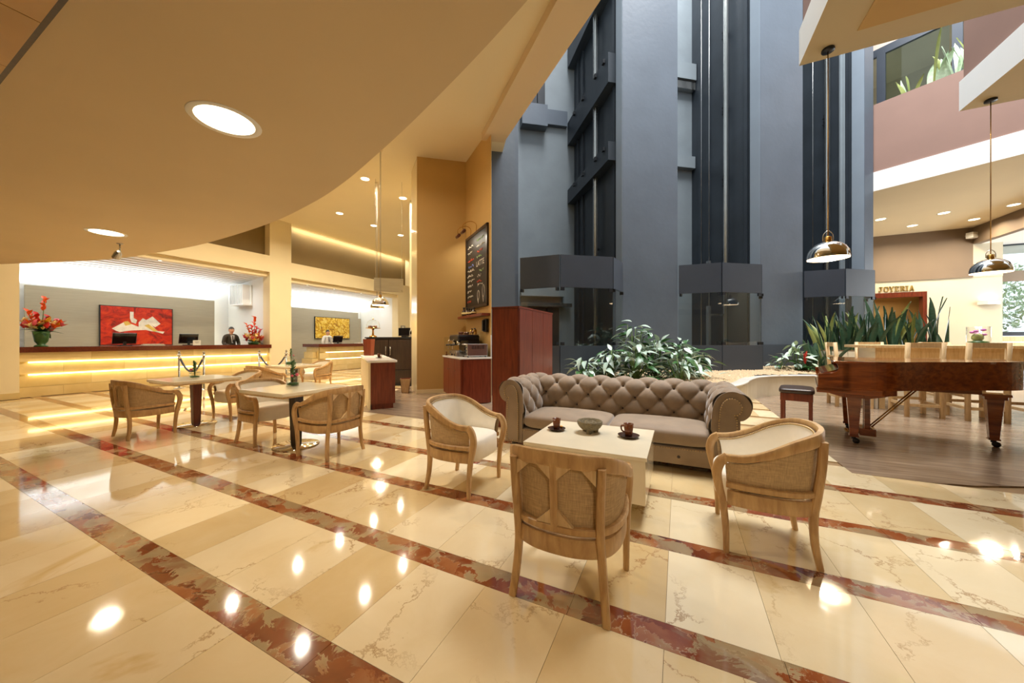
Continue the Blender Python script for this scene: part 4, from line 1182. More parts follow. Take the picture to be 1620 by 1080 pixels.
succulent_vase((-4.36, 2.72, 0.705), 'glass tumbler with a tall green succulent on the cafe table nearer the sofa', 0.075, 0.11, 0.22)
succulent_vase((-8.05, 4.98, 0.705), 'round fishbowl vase with a pink bloom on the far cafe table', 0.12, 0.20, 0.22, True)

# ================================================================== CHESTERFIELD SOFA
SF = thing('chesterfield_sofa', 'taupe velvet chesterfield sofa with deep buttoned back and rolled arms', 'sofa', (-0.68, 3.70, 0))
HX, DY = 0.97, 0.63
PROF = [(0.0, 0.30), (-0.004, 0.42), (0.0, 0.55), (0.012, 0.65), (0.045, 0.73), (0.105, 0.782), (0.175, 0.788), (0.24, 0.75), (0.275, 0.685), (0.265, 0.615), (0.225, 0.572), (0.185, 0.565)]
PS = smooth_path([(o, 0, z) for o, z in PROF], 6)
plen = [0.0]
for i in range(1, len(PS)): plen.append(plen[-1] + (PS[i] - PS[i - 1]).length)
def prof_at(s):
    for i in range(1, len(plen)):
        if s <= plen[i]:
            f = (s - plen[i - 1]) / max(1e-9, plen[i] - plen[i - 1]); p = PS[i - 1].lerp(PS[i], f); d = (PS[i] - PS[i - 1]).normalized()
            return p, d
    return PS[-1], (PS[-1] - PS[-2]).normalized()
DU, DV = 0.140, 0.138
TUFT_END = 0.80
def tuft(u, s, soft=1.0):
    a = u / DU; c = (s - 0.02) / DV
    p, q_ = (a + c) / 2, (a - c) / 2
    f = abs(math.sin(PI * p)) * abs(math.sin(PI * q_))
    dp = math.hypot((p - round(p)), (q_ - round(q_)))
    fade = 1.0 if s < TUFT_END - 0.12 else max(0.0, (TUFT_END - s) / 0.12)
    base = 0.042 * (f ** 0.45) - 0.030 * math.exp(-(dp / 0.11) ** 2)
    return base * fade + 0.022 * (1 - fade)
def sofa_part(name, kind, nu, nv):
    q = MB()
    smax = plen[-1]
    def fn(i, j):
        s = smax * j
        p, d = prof_at(s)
        nrm = Vector((-d.z, 0, d.x))   # towards the seat / up
        if kind == 'back':
            lo, hi = -HX - p.x * 0.98, HX + p.x * 0.98
            u = lo + (hi - lo) * i
            w = tuft(u + DU * 0.5, s)
            o = p + nrm * w
            return Vector((u, DY + o.x, o.z))
        sg = 1 if kind == 'right' else -1
        yb = DY + p.x * 0.98
        y = yb * i
        w = tuft(y + 0.03, s)
        o = p + nrm * w
        return Vector((sg * (HX + o.x), y, o.z))
    q.grid(fn, nu, nv)
    if kind == 'left' or kind == 'back': pass
    return q
bk = sofa_part('backrest', 'back', 190, 76).build('backrest', 'velvet', SF)
arms = {}
for kd, sg in (('left', -1), ('right', 1)):
    arms[kd] = sofa_part('arm', kd, 72, 76).build('arm', 'velvet', SF)
    # scroll-shaped front panel with piping
    q = MB(); poly = []
    for i_ in range(len(PS)):
        d_ = (PS[min(len(PS) - 1, i_ + 1)] - PS[max(0, i_ - 1)]).normalized(); g_ = 0.018 if i_ > 6 else 0.004
        poly.append((sg * (HX + PS[i_].x - d_.z * g_), PS[i_].z + d_.x * g_))
    poly += [(sg * (HX + 0.205), 0.50), (sg * (HX + 0.215), 0.08), (sg * HX, 0.08)]
    q.prism_xf(poly, -0.012, 0.03, Matrix(((1, 0, 0, 0), (0, 0, 1, 0), (0, 1, 0, 0), (0, 0, 0, 1)))); q.build('scroll_front', 'velvet', arms[kd])
    # raised inner face of the scroll
    cx = HX + 0.125
    ins = []
    for p in PS[8:]: ins.append((sg * (cx + (p.x - 0.125) * 0.62), 0.665 + (p.z - 0.665) * 0.66))
    ins = ins + [(sg * (cx + 0.055), 0.55), (sg * (cx + 0.055), 0.10), (sg * (cx - 0.085), 0.10), (sg * (cx - 0.085), 0.55)]
    q = MB(); q.prism_xf(ins, -0.030, -0.010, Matrix(((1, 0, 0, 0), (0, 0, 1, 0), (0, 1, 0, 0), (0, 0, 0, 1)))); q.build('scroll_face', 'velvet', arms[kd], 0.008)
    q = MB()
    loop = [Vector((x, -0.032, z)) for x, z in ins]
    acc = 0.0
    for i in range(len(loop)):
        a, c = loop[i], loop[(i + 1) % len(loop)]; L = (c - a).length; k = 0.0
        while acc + (L - k) >= 0.022:
            k += 0.022 - acc; acc = 0.0; p = a.lerp(c, min(1, k / L)); q.ball(p, 0.0065, 6)
        acc += L - k
    q.build('nailhead_trim', 'nail_brass', arms[kd])
    # outer side
    q = MB(); q.bb(sg * (HX + 0.04), sg * (HX + 0.21), 0.0, DY + 0.2, 0.08, 0.60); q.build('side_panel', 'velvet', arms[kd])
q = MB(); q.bb(-HX - 0.2, HX + 0.2, DY + 0.03, DY + 0.21, 0.08, 0.60); q.build('rear_panel', 'velvet', SF)
# buttons in the tufting
bmb = MB(); bmb.ball((0, 0, 0), 0.015, 10, 0, (1, 1, 0.6)); bme = bmb.mesh('button', 'leather_dark')
for c in range(0, 6):
    s = 0.02 + c * DV
    if s < 0.12 or s > TUFT_END - 0.05: continue
    p, d = prof_at(s); nrm = Vector((-d.z, 0, d.x))
    lim = HX + p.x - 0.04
    for a in range(-10, 11):
        if (a + c) % 2: continue
        u = a * DU - DU * 0.5
        if abs(u) > lim: continue
        o = obj('button', bme, bk); pos = p + nrm * -0.022
        o.location = (u, DY + pos.x, pos.z); o.rotation_euler = (math.atan2(-nrm.x, nrm.z), 0, 0)
    for kd, sg in (('left', -1), ('right', 1)):
        for a in range(0, 7):
            if (a + c) % 2: continue
            y = a * DU - 0.03
            if y < 0.04 or y > DY + p.x - 0.05: continue
            o = obj('button', bme, arms[kd]); pos = p + nrm * -0.022
            o.location = (sg * (HX + pos.x), y, pos.z); o.rotation_euler = (0, sg * math.atan2(nrm.x, nrm.z), 0)
q = MB(); q.bb(-HX, HX, -0.005, DY, 0.08, 0.245); q.build('base_rail', 'velvet', SF, 0.01)
q = MB()
for k in range(86): q.ball((-HX + 0.012 + k * (2 * HX - 0.024) / 85, -0.008, 0.232), 0.006, 6)
q.build('rail_nailheads', 'nail_brass', SF)
for k in range(4):
    o = obj('button', bme, SF); o.location = (-0.68 + k * 0.453, -0.006, 0.155); o.rotation_euler = (PI / 2, 0, 0)
for sg in (-1, 1):
    q = MB(); q.cushion((sg * 0.484, 0.295, 0.335), (0.965, 0.655, 0.165), puff=0.03); c = q.build('seat_cushion', 'velvet', SF)
for sx in (-1.1, 1.1):
    for sy in (0.08, 0.74):
        q = MB(); q.lathe([(0.028, 0.0), (0.04, 0.03), (0.036, 0.08)], 12, (sx, sy, 0)); q.build('foot', 'dark_wood', SF)

# ================================================================== COFFEE TABLE AND WHAT STANDS ON IT
t = thing('coffee_table', 'low rectangular coffee table clad in cream marble before the sofa', 'table', (-0.655, 2.93, 0))
q = MB(); q.bb(-0.46, 0.46, -0.41, 0.41, 0.445, 0.472); q.build('table_top', 'table_marble', t, 0.003)
q = MB(); q.bb(-0.45, 0.45, -0.40, -0.375, 0.14, 0.445); q.build('apron_panel', 'table_marble', t)
q = MB(); q.bb(-0.45, 0.45, 0.375, 0.40, 0.14, 0.445); q.build('apron_panel', 'table_marble', t)
for s in (-1, 1):
    q = MB(); q.bb(s * 0.425, s * 0.45, -0.375, 0.375, 0.14, 0.445); q.build('apron_panel', 'table_marble', t)
q = MB(); q.bb(-0.33, 0.33, -0.28, 0.28, 0.0, 0.445); q.build('plinth', 'counter_stone', t)
def cup(loc, rz, label, sc=1.0):
    t = thing('coffee_cup', label, 'cup', loc, rz, 'brown coffee cups')
    q = MB(); q.lathe([(0.0, 0.006), (0.045, 0.006), (0.078, 0.018), (0.08, 0.021), (0.045, 0.012), (0.0, 0.012)], 24); q.build('saucer', 'ceramic_dark', t)
    q = MB(); q.lathe([(0.0, 0.013), (0.026, 0.013), (0.031, 0.05), (0.037, 0.105), (0.034, 0.105), (0.028, 0.05), (0.022, 0.025), (0.0, 0.022)], 20); c = q.build('mug', 'ceramic_brown', t)
    q = MB(); q.tube(smooth_path([(0.033, 0, 0.085), (0.056, 0, 0.082), (0.060, 0, 0.062), (0.050, 0, 0.042), (0.030, 0, 0.038)], 4), 0.006, 6); q.build('handle', 'ceramic_brown', c)
    q = MB(); q.lathe([(0.0, 0.09), (0.033, 0.09), (0.0, 0.0905)], 16); q.build('coffee', 'coffee', c)
    q = MB(); q.ball((0.03, -0.055, 0.024), 0.013, 8, 0, (1.4, 1, 0.6)); q.build('biscuit', 'biscuit', t)
    t.scale = (sc, sc, sc)
    return t
cup((-0.985, 2.965, 0.472), 2.2, 'brown coffee mug on a saucer near the left edge of the coffee table')
cup((-0.375, 3.005, 0.472), PI - 0.3, 'brown coffee mug with a biscuit on the right side of the coffee table', 1.08)
t = thing('stone_bowl', 'rough grey stone bowl on short legs in the middle of the coffee table', 'bowl', (-0.70, 3.02, 0.472))
q = MB(); q.lathe([(0.0, 0.045), (0.07, 0.03), (0.092, 0.05), (0.107, 0.075), (0.108, 0.10), (0.100, 0.106), (0.092, 0.10), (0.085, 0.08), (0.05, 0.06), (0.0, 0.056)], 24); q.build('basin', 'stone_bowl', t)
for k in range(3):
    a = k * 2.09 + 0.6; q = MB(); q.lathe([(0.02, 0.0), (0.026, 0.04)], 8, (0.055 * math.cos(a), 0.055 * math.sin(a), 0)); q.build('leg', 'stone_bowl', t)
q = MB()
for k in range(5): q.ball((0.035 * math.cos(k * 1.3), 0.035 * math.sin(k * 1.3), 0.082), 0.028, 8, 0, (1, 1, 0.7))
q.build('pebbles', 'stone_bowl', t)
# ================================================================== GRAND PIANO
PN = thing('grand_piano', 'closed mahogany grand piano with tapered legs on casters', 'piano', (1.55, 5.50, 0), math.radians(-14.5))
curve = smooth_path([(0.10, 0.0, 0), (0.30, 0.0, 0), (0.50, 0.0, 0), (0.64, 0.06, 0), (0.80, 0.23, 0), (1.0, 0.44, 0), (1.36, 0.74, 0), (1.64, 0.95, 0), (1.80, 1.14, 0), (1.83, 1.28, 0), (1.74, 1.40, 0), (1.55, 1.43, 0), (1.0, 1.43, 0), (0.10, 1.43, 0)], 5)
ol = [(p.x, p.y) for p in curve]
case = [p for p in ol if p[0] > 0.22]
case = [(0.22, 0.0)] + case + [(0.22, 1.43)]
q = MB(); q.prism(case, 0.70, 1.0); body = q.build('case', 'piano_mahogany', PN)
lid = [p for p in ol if p[0] >= 0.50]
def grow(poly, d):
    cx, cy = 0.95, 0.85
    return [(x + d * (1 if x > cx else -1) * 0.6, y + d * (1 if y > cy else -1)) for x, y in poly]
q = MB(); q.prism(grow([(0.502, 0.0)] + lid[:] + [(0.502, 1.43)], 0.012), 1.0, 1.026); q.build('main_lid', 'piano_mahogany', PN, 0.004)
q = MB(); q.bb(0.14, 0.496, -0.012, 1.442, 1.0, 1.026); q.build('front_lid', 'piano_mahogany', PN, 0.004)
# cheeks at either end of the keyboard, key slip, keybed and fallboard
for y0, y1 in ((0.0, 0.06), (1.37, 1.43)):
    q = MB(); q.prism_xf([(0.0, 0.66), (0.30, 0.66), (0.30, 1.0), (0.17, 0.998), (0.185, 0.955), (0.18, 0.915), (0.14, 0.885), (0.08, 0.875), (0.0, 0.86)], y0, y1, Matrix(((1, 0, 0, 0), (0, 0, 1, 0), (0, 1, 0, 0), (0, 0, 0, 1)))); q.build('cheek', 'piano_mahogany', PN, 0.005)
q = MB(); q.bb(0.0, 0.03, 0.06, 1.37, 0.70, 0.80); q.build('key_slip', 'piano_mahogany', PN)
q = MB(); q.prism([(-0.012, 0.0), (0.55, 0.0), (0.68, 0.14), (0.68, 1.43), (-0.012, 1.43)], 0.635, 0.70); q.build('keybed', 'piano_mahogany', PN, 0.004)
q = MB(); q.add([(0.03, 0.06, 0.865), (0.2, 0.06, 0.93), (0.2, 1.37, 0.93), (0.03, 1.37, 0.865), (0.03, 0.06, 0.80), (0.2, 0.06, 0.80), (0.2, 1.37, 0.80), (0.03, 1.37, 0.80)], [(0, 3, 2, 1), (4, 5, 6, 7), (0, 1, 5, 4), (1, 2, 6, 5), (2, 3, 7, 6), (3, 0, 4, 7)]); q.build('fallboard', 'piano_mahogany', PN)
def piano_leg(x, y):
    q = MB(); q.box((x, y, 0.625), (0.22, 0.22, 0.03)); q.box((x, y, 0.59), (0.17, 0.17, 0.04)); q.box((x, y, 0.34), (0.075, 0.075, 0.47), 0, 0, 1.75); q.box((x, y, 0.095), (0.09, 0.09, 0.022)); lg = q.build('leg', 'piano_mahogany', PN, 0.005)
    q = MB(); q.lathe([(0.024, 0.055), (0.022, 0.085)], 10, (x, y, 0)); q.lathe([(0.0, -0.015), (0.034, -0.012), (0.034, 0.012), (0.0, 0.015)], 14, (x + 0.02, y, 0.034), 0, True, Matrix.Rotation(PI / 2, 3, 'X')); q.build('caster', 'black_metal', lg)
piano_leg(0.34, 0.31); piano_leg(0.34, 1.2); piano_leg(1.60, 1.17)
q = MB(); q.prism_xf([(0.06, 0.635), (0.68, 0.635), (0.60, 0.60), (0.46, 0.565), (0.24, 0.565), (0.13, 0.60)], 0.25, 0.37, Matrix(((1, 0, 0, 0), (0, 0, 1, 0), (0, 1, 0, 0), (0, 0, 0, 1)))); q.build('leg_bracket', 'piano_mahogany', PN)
ly = MB()
for y in (0.66, 0.80): ly.box((0.49, y, 0.38), (0.055, 0.045, 0.52))
ly.box((0.49, 0.73, 0.60), (0.12, 0.26, 0.07)); ly.box((0.49, 0.73, 0.10), (0.15, 0.30, 0.09)); lyo = ly.build('pedal_lyre', 'piano_mahogany', PN, 0.004)
for y in (0.65, 0.73, 0.81):
    q = MB(); q.box((0.37, y, 0.075), (0.14, 0.03, 0.014)); q.ball((0.30, y, 0.078), 0.02, 8, 0, (1.2, 1, 0.4)); q.build('pedal', 'brass', lyo)
for y in (0.67, 0.79):
    q = MB(); q.tube([(0.53, y, 0.16), (0.92, y, 0.68)], 0.008, 6); q.build('brace_rod', 'brass', lyo)
q = MB(); q.bb(0.68, 1.5, 1.1, 1.18, 0.62, 0.70); q.build('beam', 'piano_mahogany', PN)
# bench
t = thing('piano_bench', 'mahogany piano bench with a dark padded leather seat tucked at the keyboard', 'bench', (1.55, 6.36, 0), math.radians(-14.5))
q = MB(); q.cushion((0, 0, 0.555), (0.40, 0.56, 0.075), puff=0.02); q.build('seat_pad', 'leather_dark', t)
q = MB(); q.bb(-0.18, 0.18, -0.26, 0.26, 0.42, 0.525); q.build('apron', 'mahogany', t, 0.004)
for sx in (-1, 1):
    for sy in (-1, 1):
        q = MB(); q.box((sx * 0.155, sy * 0.235, 0.215), (0.042, 0.042, 0.43)); q.build('leg', 'mahogany', t)

# ================================================================== BAR TABLE AND STOOLS
BT = 1.185
t = thing('bar_table', 'long pale wooden bar table behind the piano', 'table', (0, 0, 0))
q = MB(); q.bb(3.12, 8.6, 8.62, 9.55, BT - 0.05, BT); q.build('table_top', 'pale_oak', t, 0.004)
q = MB(); q.bb(3.30, 8.4, 8.72, 8.76, 0.72, BT - 0.05); q.build('front_apron', 'pale_oak', t)
q = MB(); q.bb(3.30, 8.4, 9.42, 9.46, 0.72, BT - 0.05); q.build('rear_apron', 'pale_oak', t)
q = MB(); q.bb(3.30, 3.34, 8.76, 9.42, 0.0, BT - 0.05); q.build('end_panel', 'white_stone', t)
for x in (3.36, 5.9, 8.3):
    q = MB(); q.bb(x, x + 0.08, 8.77, 9.41, 0, BT - 0.05); q.build('leg_panel', 'pale_oak', t)
def make_stool(label):
    t = thing('bar_stool', label, 'stool', (0, 0, 0), 0, 'pale wooden bar stools')
    for sx in (-1, 1):
        q = MB(); q.sweep([(sx * 0.205, -0.245, 0.0), (sx * 0.205, -0.235, 0.78), (sx * 0.205, -0.275, 1.235)], 0.052, 0.052, up=(0, 1, 0), bev=0.1); q.build('rear_post', 'pale_oak', t)
        q = MB(); q.box((sx * 0.205, 0.24, 0.375), (0.052, 0.052, 0.75)); q.build('front_leg', 'pale_oak', t)
        q = MB(); q.box((sx * 0.205, 0.0, 0.20), (0.03, 0.45, 0.045)); q.build('stretcher', 'pale_oak', t)
    q = MB(); q.box((0, 0.24, 0.26), (0.40, 0.03, 0.045)); q.build('footrest', 'pale_oak', t)
    q = MB(); q.box((0, -0.242, 0.20), (0.40, 0.03, 0.045)); q.build('stretcher', 'pale_oak', t)
    q = MB(); q.bb(-0.235, 0.235, -0.24, 0.27, 0.745, 0.785); q.build('seat', 'pale_oak', t, 0.006)
    q = MB(); q.box((0, -0.268, 1.195), (0.40, 0.03, 0.08)); q.build('top_rail', 'pale_oak', t)
    q = MB(); q.box((0, -0.248, 0.95), (0.40, 0.03, 0.06)); q.build('lower_rail', 'pale_oak', t)
    return t
s0 = make_stool('pale bar stool on the near side of the bar table, behind the piano middle')
s0.location = (3.63, 8.30, 0)
dup(s0, (4.31, 8.28, 0), 0, 'pale bar stool on the near side of the bar table, behind the piano tail')
dup(s0, (5.00, 8.29, 0), 0, 'pale wooden bar stool on the near side of the bar table, beyond the piano')
dup(s0, (2.98, 8.90, 0), -PI / 2, 'pale wooden bar stool at the end of the bar table beside the planter')
dup(s0, (3.75, 9.95, 0), PI, 'pale wooden bar stool on the far side of the bar table, by the sword plants')
dup(s0, (4.75, 9.95, 0), PI, 'pale wooden bar stool on the far side of the bar table, near the glass vase')
# vase and posy on the bar table
t = thing('orchid_vase', 'tall glass cylinder with moss and violet orchids on the bar table', 'vase', (4.75, 9.05, BT))
q = MB(); q.lathe([(0.0, 0.0), (0.135, 0.0), (0.135, 0.33), (0.128, 0.33), (0.128, 0.015), (0.0, 0.015)], 24); q.build('glass', 'vase_glass', t)
q = MB(); q.lathe([(0.0, 0.016), (0.122, 0.016), (0.122, 0.07), (0.0, 0.09)], 16); q.build('moss', 'leaf_green', t)
q = MB(); q.ball((0.0, 0.02, 0.14), 0.075, 10); q.build('foliage', 'leaf_sword_light', t)
for k in range(5):
    q = MB(); q.ball((0.07 * math.cos(k * 1.3), 0.06 * math.sin(k * 1.3), 0.19 + 0.02 * k), 0.035, 8, 0, (1, 1, 0.6)); q.build('bloom', 'bloom_violet', t)
t = thing('leaf_posy', 'low posy of dark leaves and white blooms on the bar table by the window', 'flowers', (6.35, 9.1, BT))
q = MB(); q.lathe([(0.0, 0.0), (0.07, 0.0), (0.08, 0.06), (0.0, 0.06)], 14); q.build('pot', 'pale_oak', t)
me = leaf_mesh('leaf', 0.24, 0.09, 'leaf_green', 0.4)
for k in range(16):
    o = obj('leaf', me, t); o.location = (0, 0, 0.06); o.rotation_euler = (random.uniform(0.0, 0.7), 0, k * 2.4)
for k in range(4):
    q = MB(); q.ball((0.1 * math.cos(k * 1.9), 0.1 * math.sin(k * 1.9), 0.12), 0.03, 8); q.build('bloom', 'white_paint', t)

# ================================================================== PENDANT LAMPS
def make_pendant(label, r=0.25):
    t = thing('pendant_lamp', label, 'lamp', (0, 0, 0), 0, 'chrome dome pendant lamps')
    k = r / 0.25
    dome = [(0.25, 0.0), (0.248, 0.05), (0.235, 0.11), (0.205, 0.165), (0.155, 0.212), (0.09, 0.245), (0.03, 0.255)]
    q = MB(); q.lathe([(r_ * k, z_ * k) for r_, z_ in dome], 40); sh = q.build('shade', 'chrome', t)
    q = MB(); q.lathe([((r_ - 0.008) * k, (z_ - 0.006 + 0.014 * (z_ < 0.02)) * k) for r_, z_ in dome[:-1]] + [(0.0, 0.24 * k)], 40); q.build('shade_lining', 'lamp_inner', sh)
    q = MB(); q.lathe([(0.045 * k, 0.245 * k), (0.045 * k, 0.325 * k), (0.03 * k, 0.335 * k), (0.0, 0.335 * k)], 16); q.build('socket_cap', 'brass', t)
    q = MB(); q.tube(smooth_path([(-0.06 * k, 0, 0.27 * k), (-0.055 * k, 0, 0.36 * k), (0, 0, 0.42 * k), (0.055 * k, 0, 0.36 * k), (0.06 * k, 0, 0.27 * k)], 5), 0.006, 6); q.build('bail', 'chrome', t)
    q = MB(); q.tube([(0, 0, 0.335 * k), (0, 0, 3.13)], 0.007, 6); q.build('cord', 'brass', t)
    q = MB(); q.lathe([(0.0, 3.11), (0.075, 3.11), (0.08, 3.122), (0.075, 3.15), (0.0, 3.15)], 20); q.build('ceiling_rose', 'black_metal', t)
    return t
def pend_light(x, y, z, r):
    area_light('pendant_bulb', (x, y, z + 0.03), r * 0.9, 20, WARM, (0, 0, 0), None, 'DISK')
p1 = make_pendant('chrome dome pendant lamp hanging over the piano in front of the last elevator')
PZ = CZ - 3.15
p1.location = (2.02, 6.75, PZ); pend_light(2.02, 6.75, PZ, 0.25)
dup(p1, (5.11, 9.45, PZ), 0, 'chrome dome pendant lamp hanging over the bar table near the window')
pend_light(5.11, 9.45, PZ, 0.25)
def long_pendant(x, y, zr, label):
    k = 0.185 / 0.25
    t = make_pendant(label, 0.185)
    for c in list(t.children):
        if c.name.startswith(('cord', 'ceiling_rose')): bpy.data.objects.remove(c)
    q = MB(); q.tube([(0.012, 0, 0.335 * k), (0.012, 0, CZ - zr)], 0.004, 6); q.tube([(-0.012, 0, 0.335 * k), (-0.012, 0, CZ - zr)], 0.004, 6); q.build('cord', 'grey_plastic', t)
    q = MB(); q.lathe([(0.0, CZ - zr - 0.02), (0.05, CZ - zr - 0.02), (0.05, CZ - zr), (0.0, CZ - zr)], 18); q.build('ceiling_rose', 'ceiling_paint', t)
    t.location = (x, y, zr); pend_light(x, y, zr, 0.17)
long_pendant(-6.20, 5.88, 2.08, 'chrome dome pendant lamp over the bar island, in front of the hanging grey sign')
long_pendant(-7.56, 7.05, 2.15, 'chrome dome pendant lamp peeping out below the first one over the bar')

# ================================================================== MAHOGANY CABINET BEHIND THE SOFA
t = thing('tall_cabinet', 'tall plain mahogany service cabinet at the end of the sofa', 'cabinet', (0, 0, 0))
q = MB(); q.bb(-2.49, -2.06, 4.50, 5.95, 0.0, 1.74); q.build('carcass', 'mahogany', t)
q = MB(); q.bb(-2.50, -2.05, 4.49, 5.96, 1.74, 1.765); q.build('top_board', 'mahogany', t)
q = MB(); q.bb(-2.485, -2.07, 4.487, 4.50, 0.08, 1.73); q.build('front_panel', 'mahogany', t)
for k in range(3):
    q = MB(); q.bb(-2.06, -2.052, 4.52 + k * 0.475, 4.985 + k * 0.475, 0.08, 1.73); q.build('side_panel', 'mahogany', t)

# ================================================================== BAR: island, cabinet, machines, chalkboard
NI = (-5.05, 4.56)
t = thing('bar_island', 'mahogany bar island with a white stone top and a cream side', 'counter', (NI[0], NI[1], 0), BANG)
q = MB(); q.bb(0.0, 0.43, 0.02, 2.7, 0.10, 0.865); q.build('body', 'mahogany', t)
q = MB(); q.bb(0.02, 0.40, 0.05, 2.7, 0.0, 0.10); q.build('kick_plinth', 'mahogany', t)
q = MB(); q.bb(-0.035, 0.0, 0.0, 2.7, 0.0, 0.865); q.build('side_panel', 'cream_paint', t)
q = MB(); q.bb(-0.055, 0.46, -0.03, 2.72, 0.865, 0.905); q.build('worktop', 'white_stone', t, 0.004)
x, y = AB(NI, 0.22, 0.85); cup((x, y, 0.905), 1.0, 'brown coffee cup on the white bar island', 0.95)
x, y = AB(NI, 0.12, 2.3)
t = thing('menu_box', 'slanted reddish wooden box standing on the bar island', 'box', (x, y, 0.905), BANG - PI / 4)
q = MB(); q.box((0, 0, 0.20), (0.20, 0.12, 0.40), 0, 0, 1.18); q.build('box', 'mahogany', t); q = MB(); q.tube(smooth_path([(-0.13, 0, 0.33), (-0.16, 0.02, 0.28), (-0.13, 0.03, 0.22)], 5), 0.03, 7); q.build('cloth', 'shirt_white', t)
# back-bar fridge with two doors and what stands on it
FR = thing('bar_fridge', 'dark two-door back-bar fridge with a lower drawer', 'fridge', (-6.62, 7.46, 0), math.radians(13))
q = MB(); q.bb(-1.5, 0.0, 0.02, 0.62, 0.08, 1.33); q.build('body', 'dark_wood', FR)
q = MB(); q.bb(-1.52, 0.02, -0.02, 0.64, 1.33, 1.365); q.build('top', 'black_metal', FR)
for x0, x1, hx in ((-1.48, -0.77, -0.83), (-0.75, -0.03, -0.69)):
    q = MB(); q.bb(x0, x1, -0.015, 0.02, 0.46, 1.28); d = q.build('door', 'dark_wood', FR, 0.004)
    q = MB(); q.tube([(hx, -0.04, 0.85), (hx, -0.045, 1.10)], 0.011, 8); q.build('handle', 'steel', d)
    q = MB(); q.bb(x0, x1, -0.015, 0.02, 0.12, 0.44); q.build('drawer', 'dark_wood', FR, 0.004)
q = MB(); q.bb(-1.48, -0.03, 0.03, 0.6, 0.0, 0.08); q.build('plinth', 'black_metal', FR)
def on_fridge(dx, dy): 
    c, s = math.cos(math.radians(13)), math.sin(math.radians(13)); return (-6.62 + dx * c - dy * s, 7.46 + dx * s + dy * c, 1.365)
t = thing('cake_stand', 'brass cake stand with a glass dome and brown cakes on the back bar', 'cake stand', on_fridge(-1.40, 0.2))
q = MB(); q.lathe([(0.0, 0.0), (0.11, 0.0), (0.10, 0.03), (0.03, 0.07), (0.022, 0.2), (0.04, 0.24), (0.20, 0.255), (0.205, 0.268), (0.0, 0.268)], 24); q.build('stand', 'brass', t)
q = MB(); q.lathe([(0.18, 0.27), (0.182, 0.36), (0.15, 0.45), (0.08, 0.50), (0.0, 0.515)], 24); d = q.build('dome', 'vase_glass', t)
q = MB(); q.ball((0, 0, 0.535), 0.022, 8); q.build('knob', 'brass', d)
for k in range(3):
    q = MB(); q.lathe([(0.0, 0.268), (0.055, 0.268), (0.055, 0.33), (0.0, 0.335)], 12, (0.085 * math.cos(k * 2.1), 0.085 * math.sin(k * 2.1), 0)); q.build('cake', 'cake_brown', t)
t = thing('till_screen', 'black till screen on the back-bar fridge', 'monitor', on_fridge(-0.42, 0.25), math.radians(13))
q = MB(); q.box((0, 0, 0.15), (0.36, 0.03, 0.23)); s_ = q.build('bezel', 'black_plastic', t); q = MB(); q.box((0, -0.017, 0.15), (0.32, 0.006, 0.19)); q.build('screen', 'screen_black', s_); q = MB(); q.box((0, 0.04, 0.03), (0.16, 0.14, 0.06)); q.build('foot', 'black_plastic', t)
t = thing('card_machine', 'small grey box beside the till screen', 'device', on_fridge(-0.12, 0.25), math.radians(13))
q = MB(); q.box((0, 0, 0.10), (0.20, 0.18, 0.20), 0, 0, 0.9); c = q.build('housing', 'grey_plastic', t, 0.01); q = MB(); q.box((0, -0.092, 0.12), (0.14, 0.006, 0.08)); q.build('display', 'screen_black', c)
t = thing('waste_basket', 'small tapered wooden waste basket beside the bar pillar', 'basket', (-6.02, 6.50, 0), 0.7)
for k in range(4):
    a = k * PI / 2; M_ = Matrix.Rotation(a, 4, 'Z')
    q = MB(); vs = [M_ @ Vector(p) for p in [(-0.085, -0.085, 0.01), (0.085, -0.085, 0.01), (0.125, -0.125, 0.34), (-0.125, -0.125, 0.34), (-0.085, -0.07, 0.01), (0.085, -0.07, 0.01), (0.125, -0.11, 0.34), (-0.125, -0.11, 0.34)]]
    q.add(vs, [(0, 1, 2, 3), (7, 6, 5, 4), (0, 4, 5, 1), (1, 5, 6, 2), (2, 6, 7, 3), (3, 7, 4, 0)]); q.build('side', 'pale_oak' if k == 0 else 'mahogany', t)
q = MB(); q.bb(-0.08, 0.08, -0.08, 0.08, 0.0, 0.02); q.build('bottom', 'mahogany', t)
# bar cabinet against the mustard wall
NC = (-3.83, 5.65)
t = thing('bar_cabinet', 'low mahogany bar cabinet with a stone worktop under the chalkboard', 'cabinet', (NC[0], NC[1], 0), BANG)
q = MB(); q.bb(0.02, 0.64, 0.0, 1.28, 0.10, 0.90); q.build('body', 'mahogany', t)
q = MB(); q.bb(0.06, 0.60, 0.05, 1.25, 0.0, 0.10); q.build('kick_plinth', 'mahogany', t)
q = MB(); q.bb(-0.02, 0.65, -0.02, 1.30, 0.90, 0.935); q.build('worktop', 'white_stone', t, 0.004)
for k in range(3):
    q = MB(); q.bb(0.0, 0.02, 0.01 + k * 0.425, 0.425 + k * 0.425, 0.11, 0.89); d = q.build('door', 'mahogany', t, 0.003); q = MB(); q.ball((-0.008, 0.38 + k * 0.425 if k < 2 else 0.90, 0.66), 0.012, 8); q.build('knob', 'steel', d)
q = MB(); q.bb(0.05, 0.62, -0.012, 0.0, 0.02, 0.89); q.build('end_panel', 'mahogany', t)
q = MB(); q.bb(0.02, 0.64, 1.285, 1.295, 0.935, 1.35); q.build('splash_glass', 'clear_glass', t)
q = MB(); q.bb(0.63, 0.645, -0.02, 0.0, 0.935, 1.38); q.build('splash_post', 'white_paint', t)
def cab(a, b_, z=0.935):
    x, y = AB(NC, a, b_); return (x, y, z)
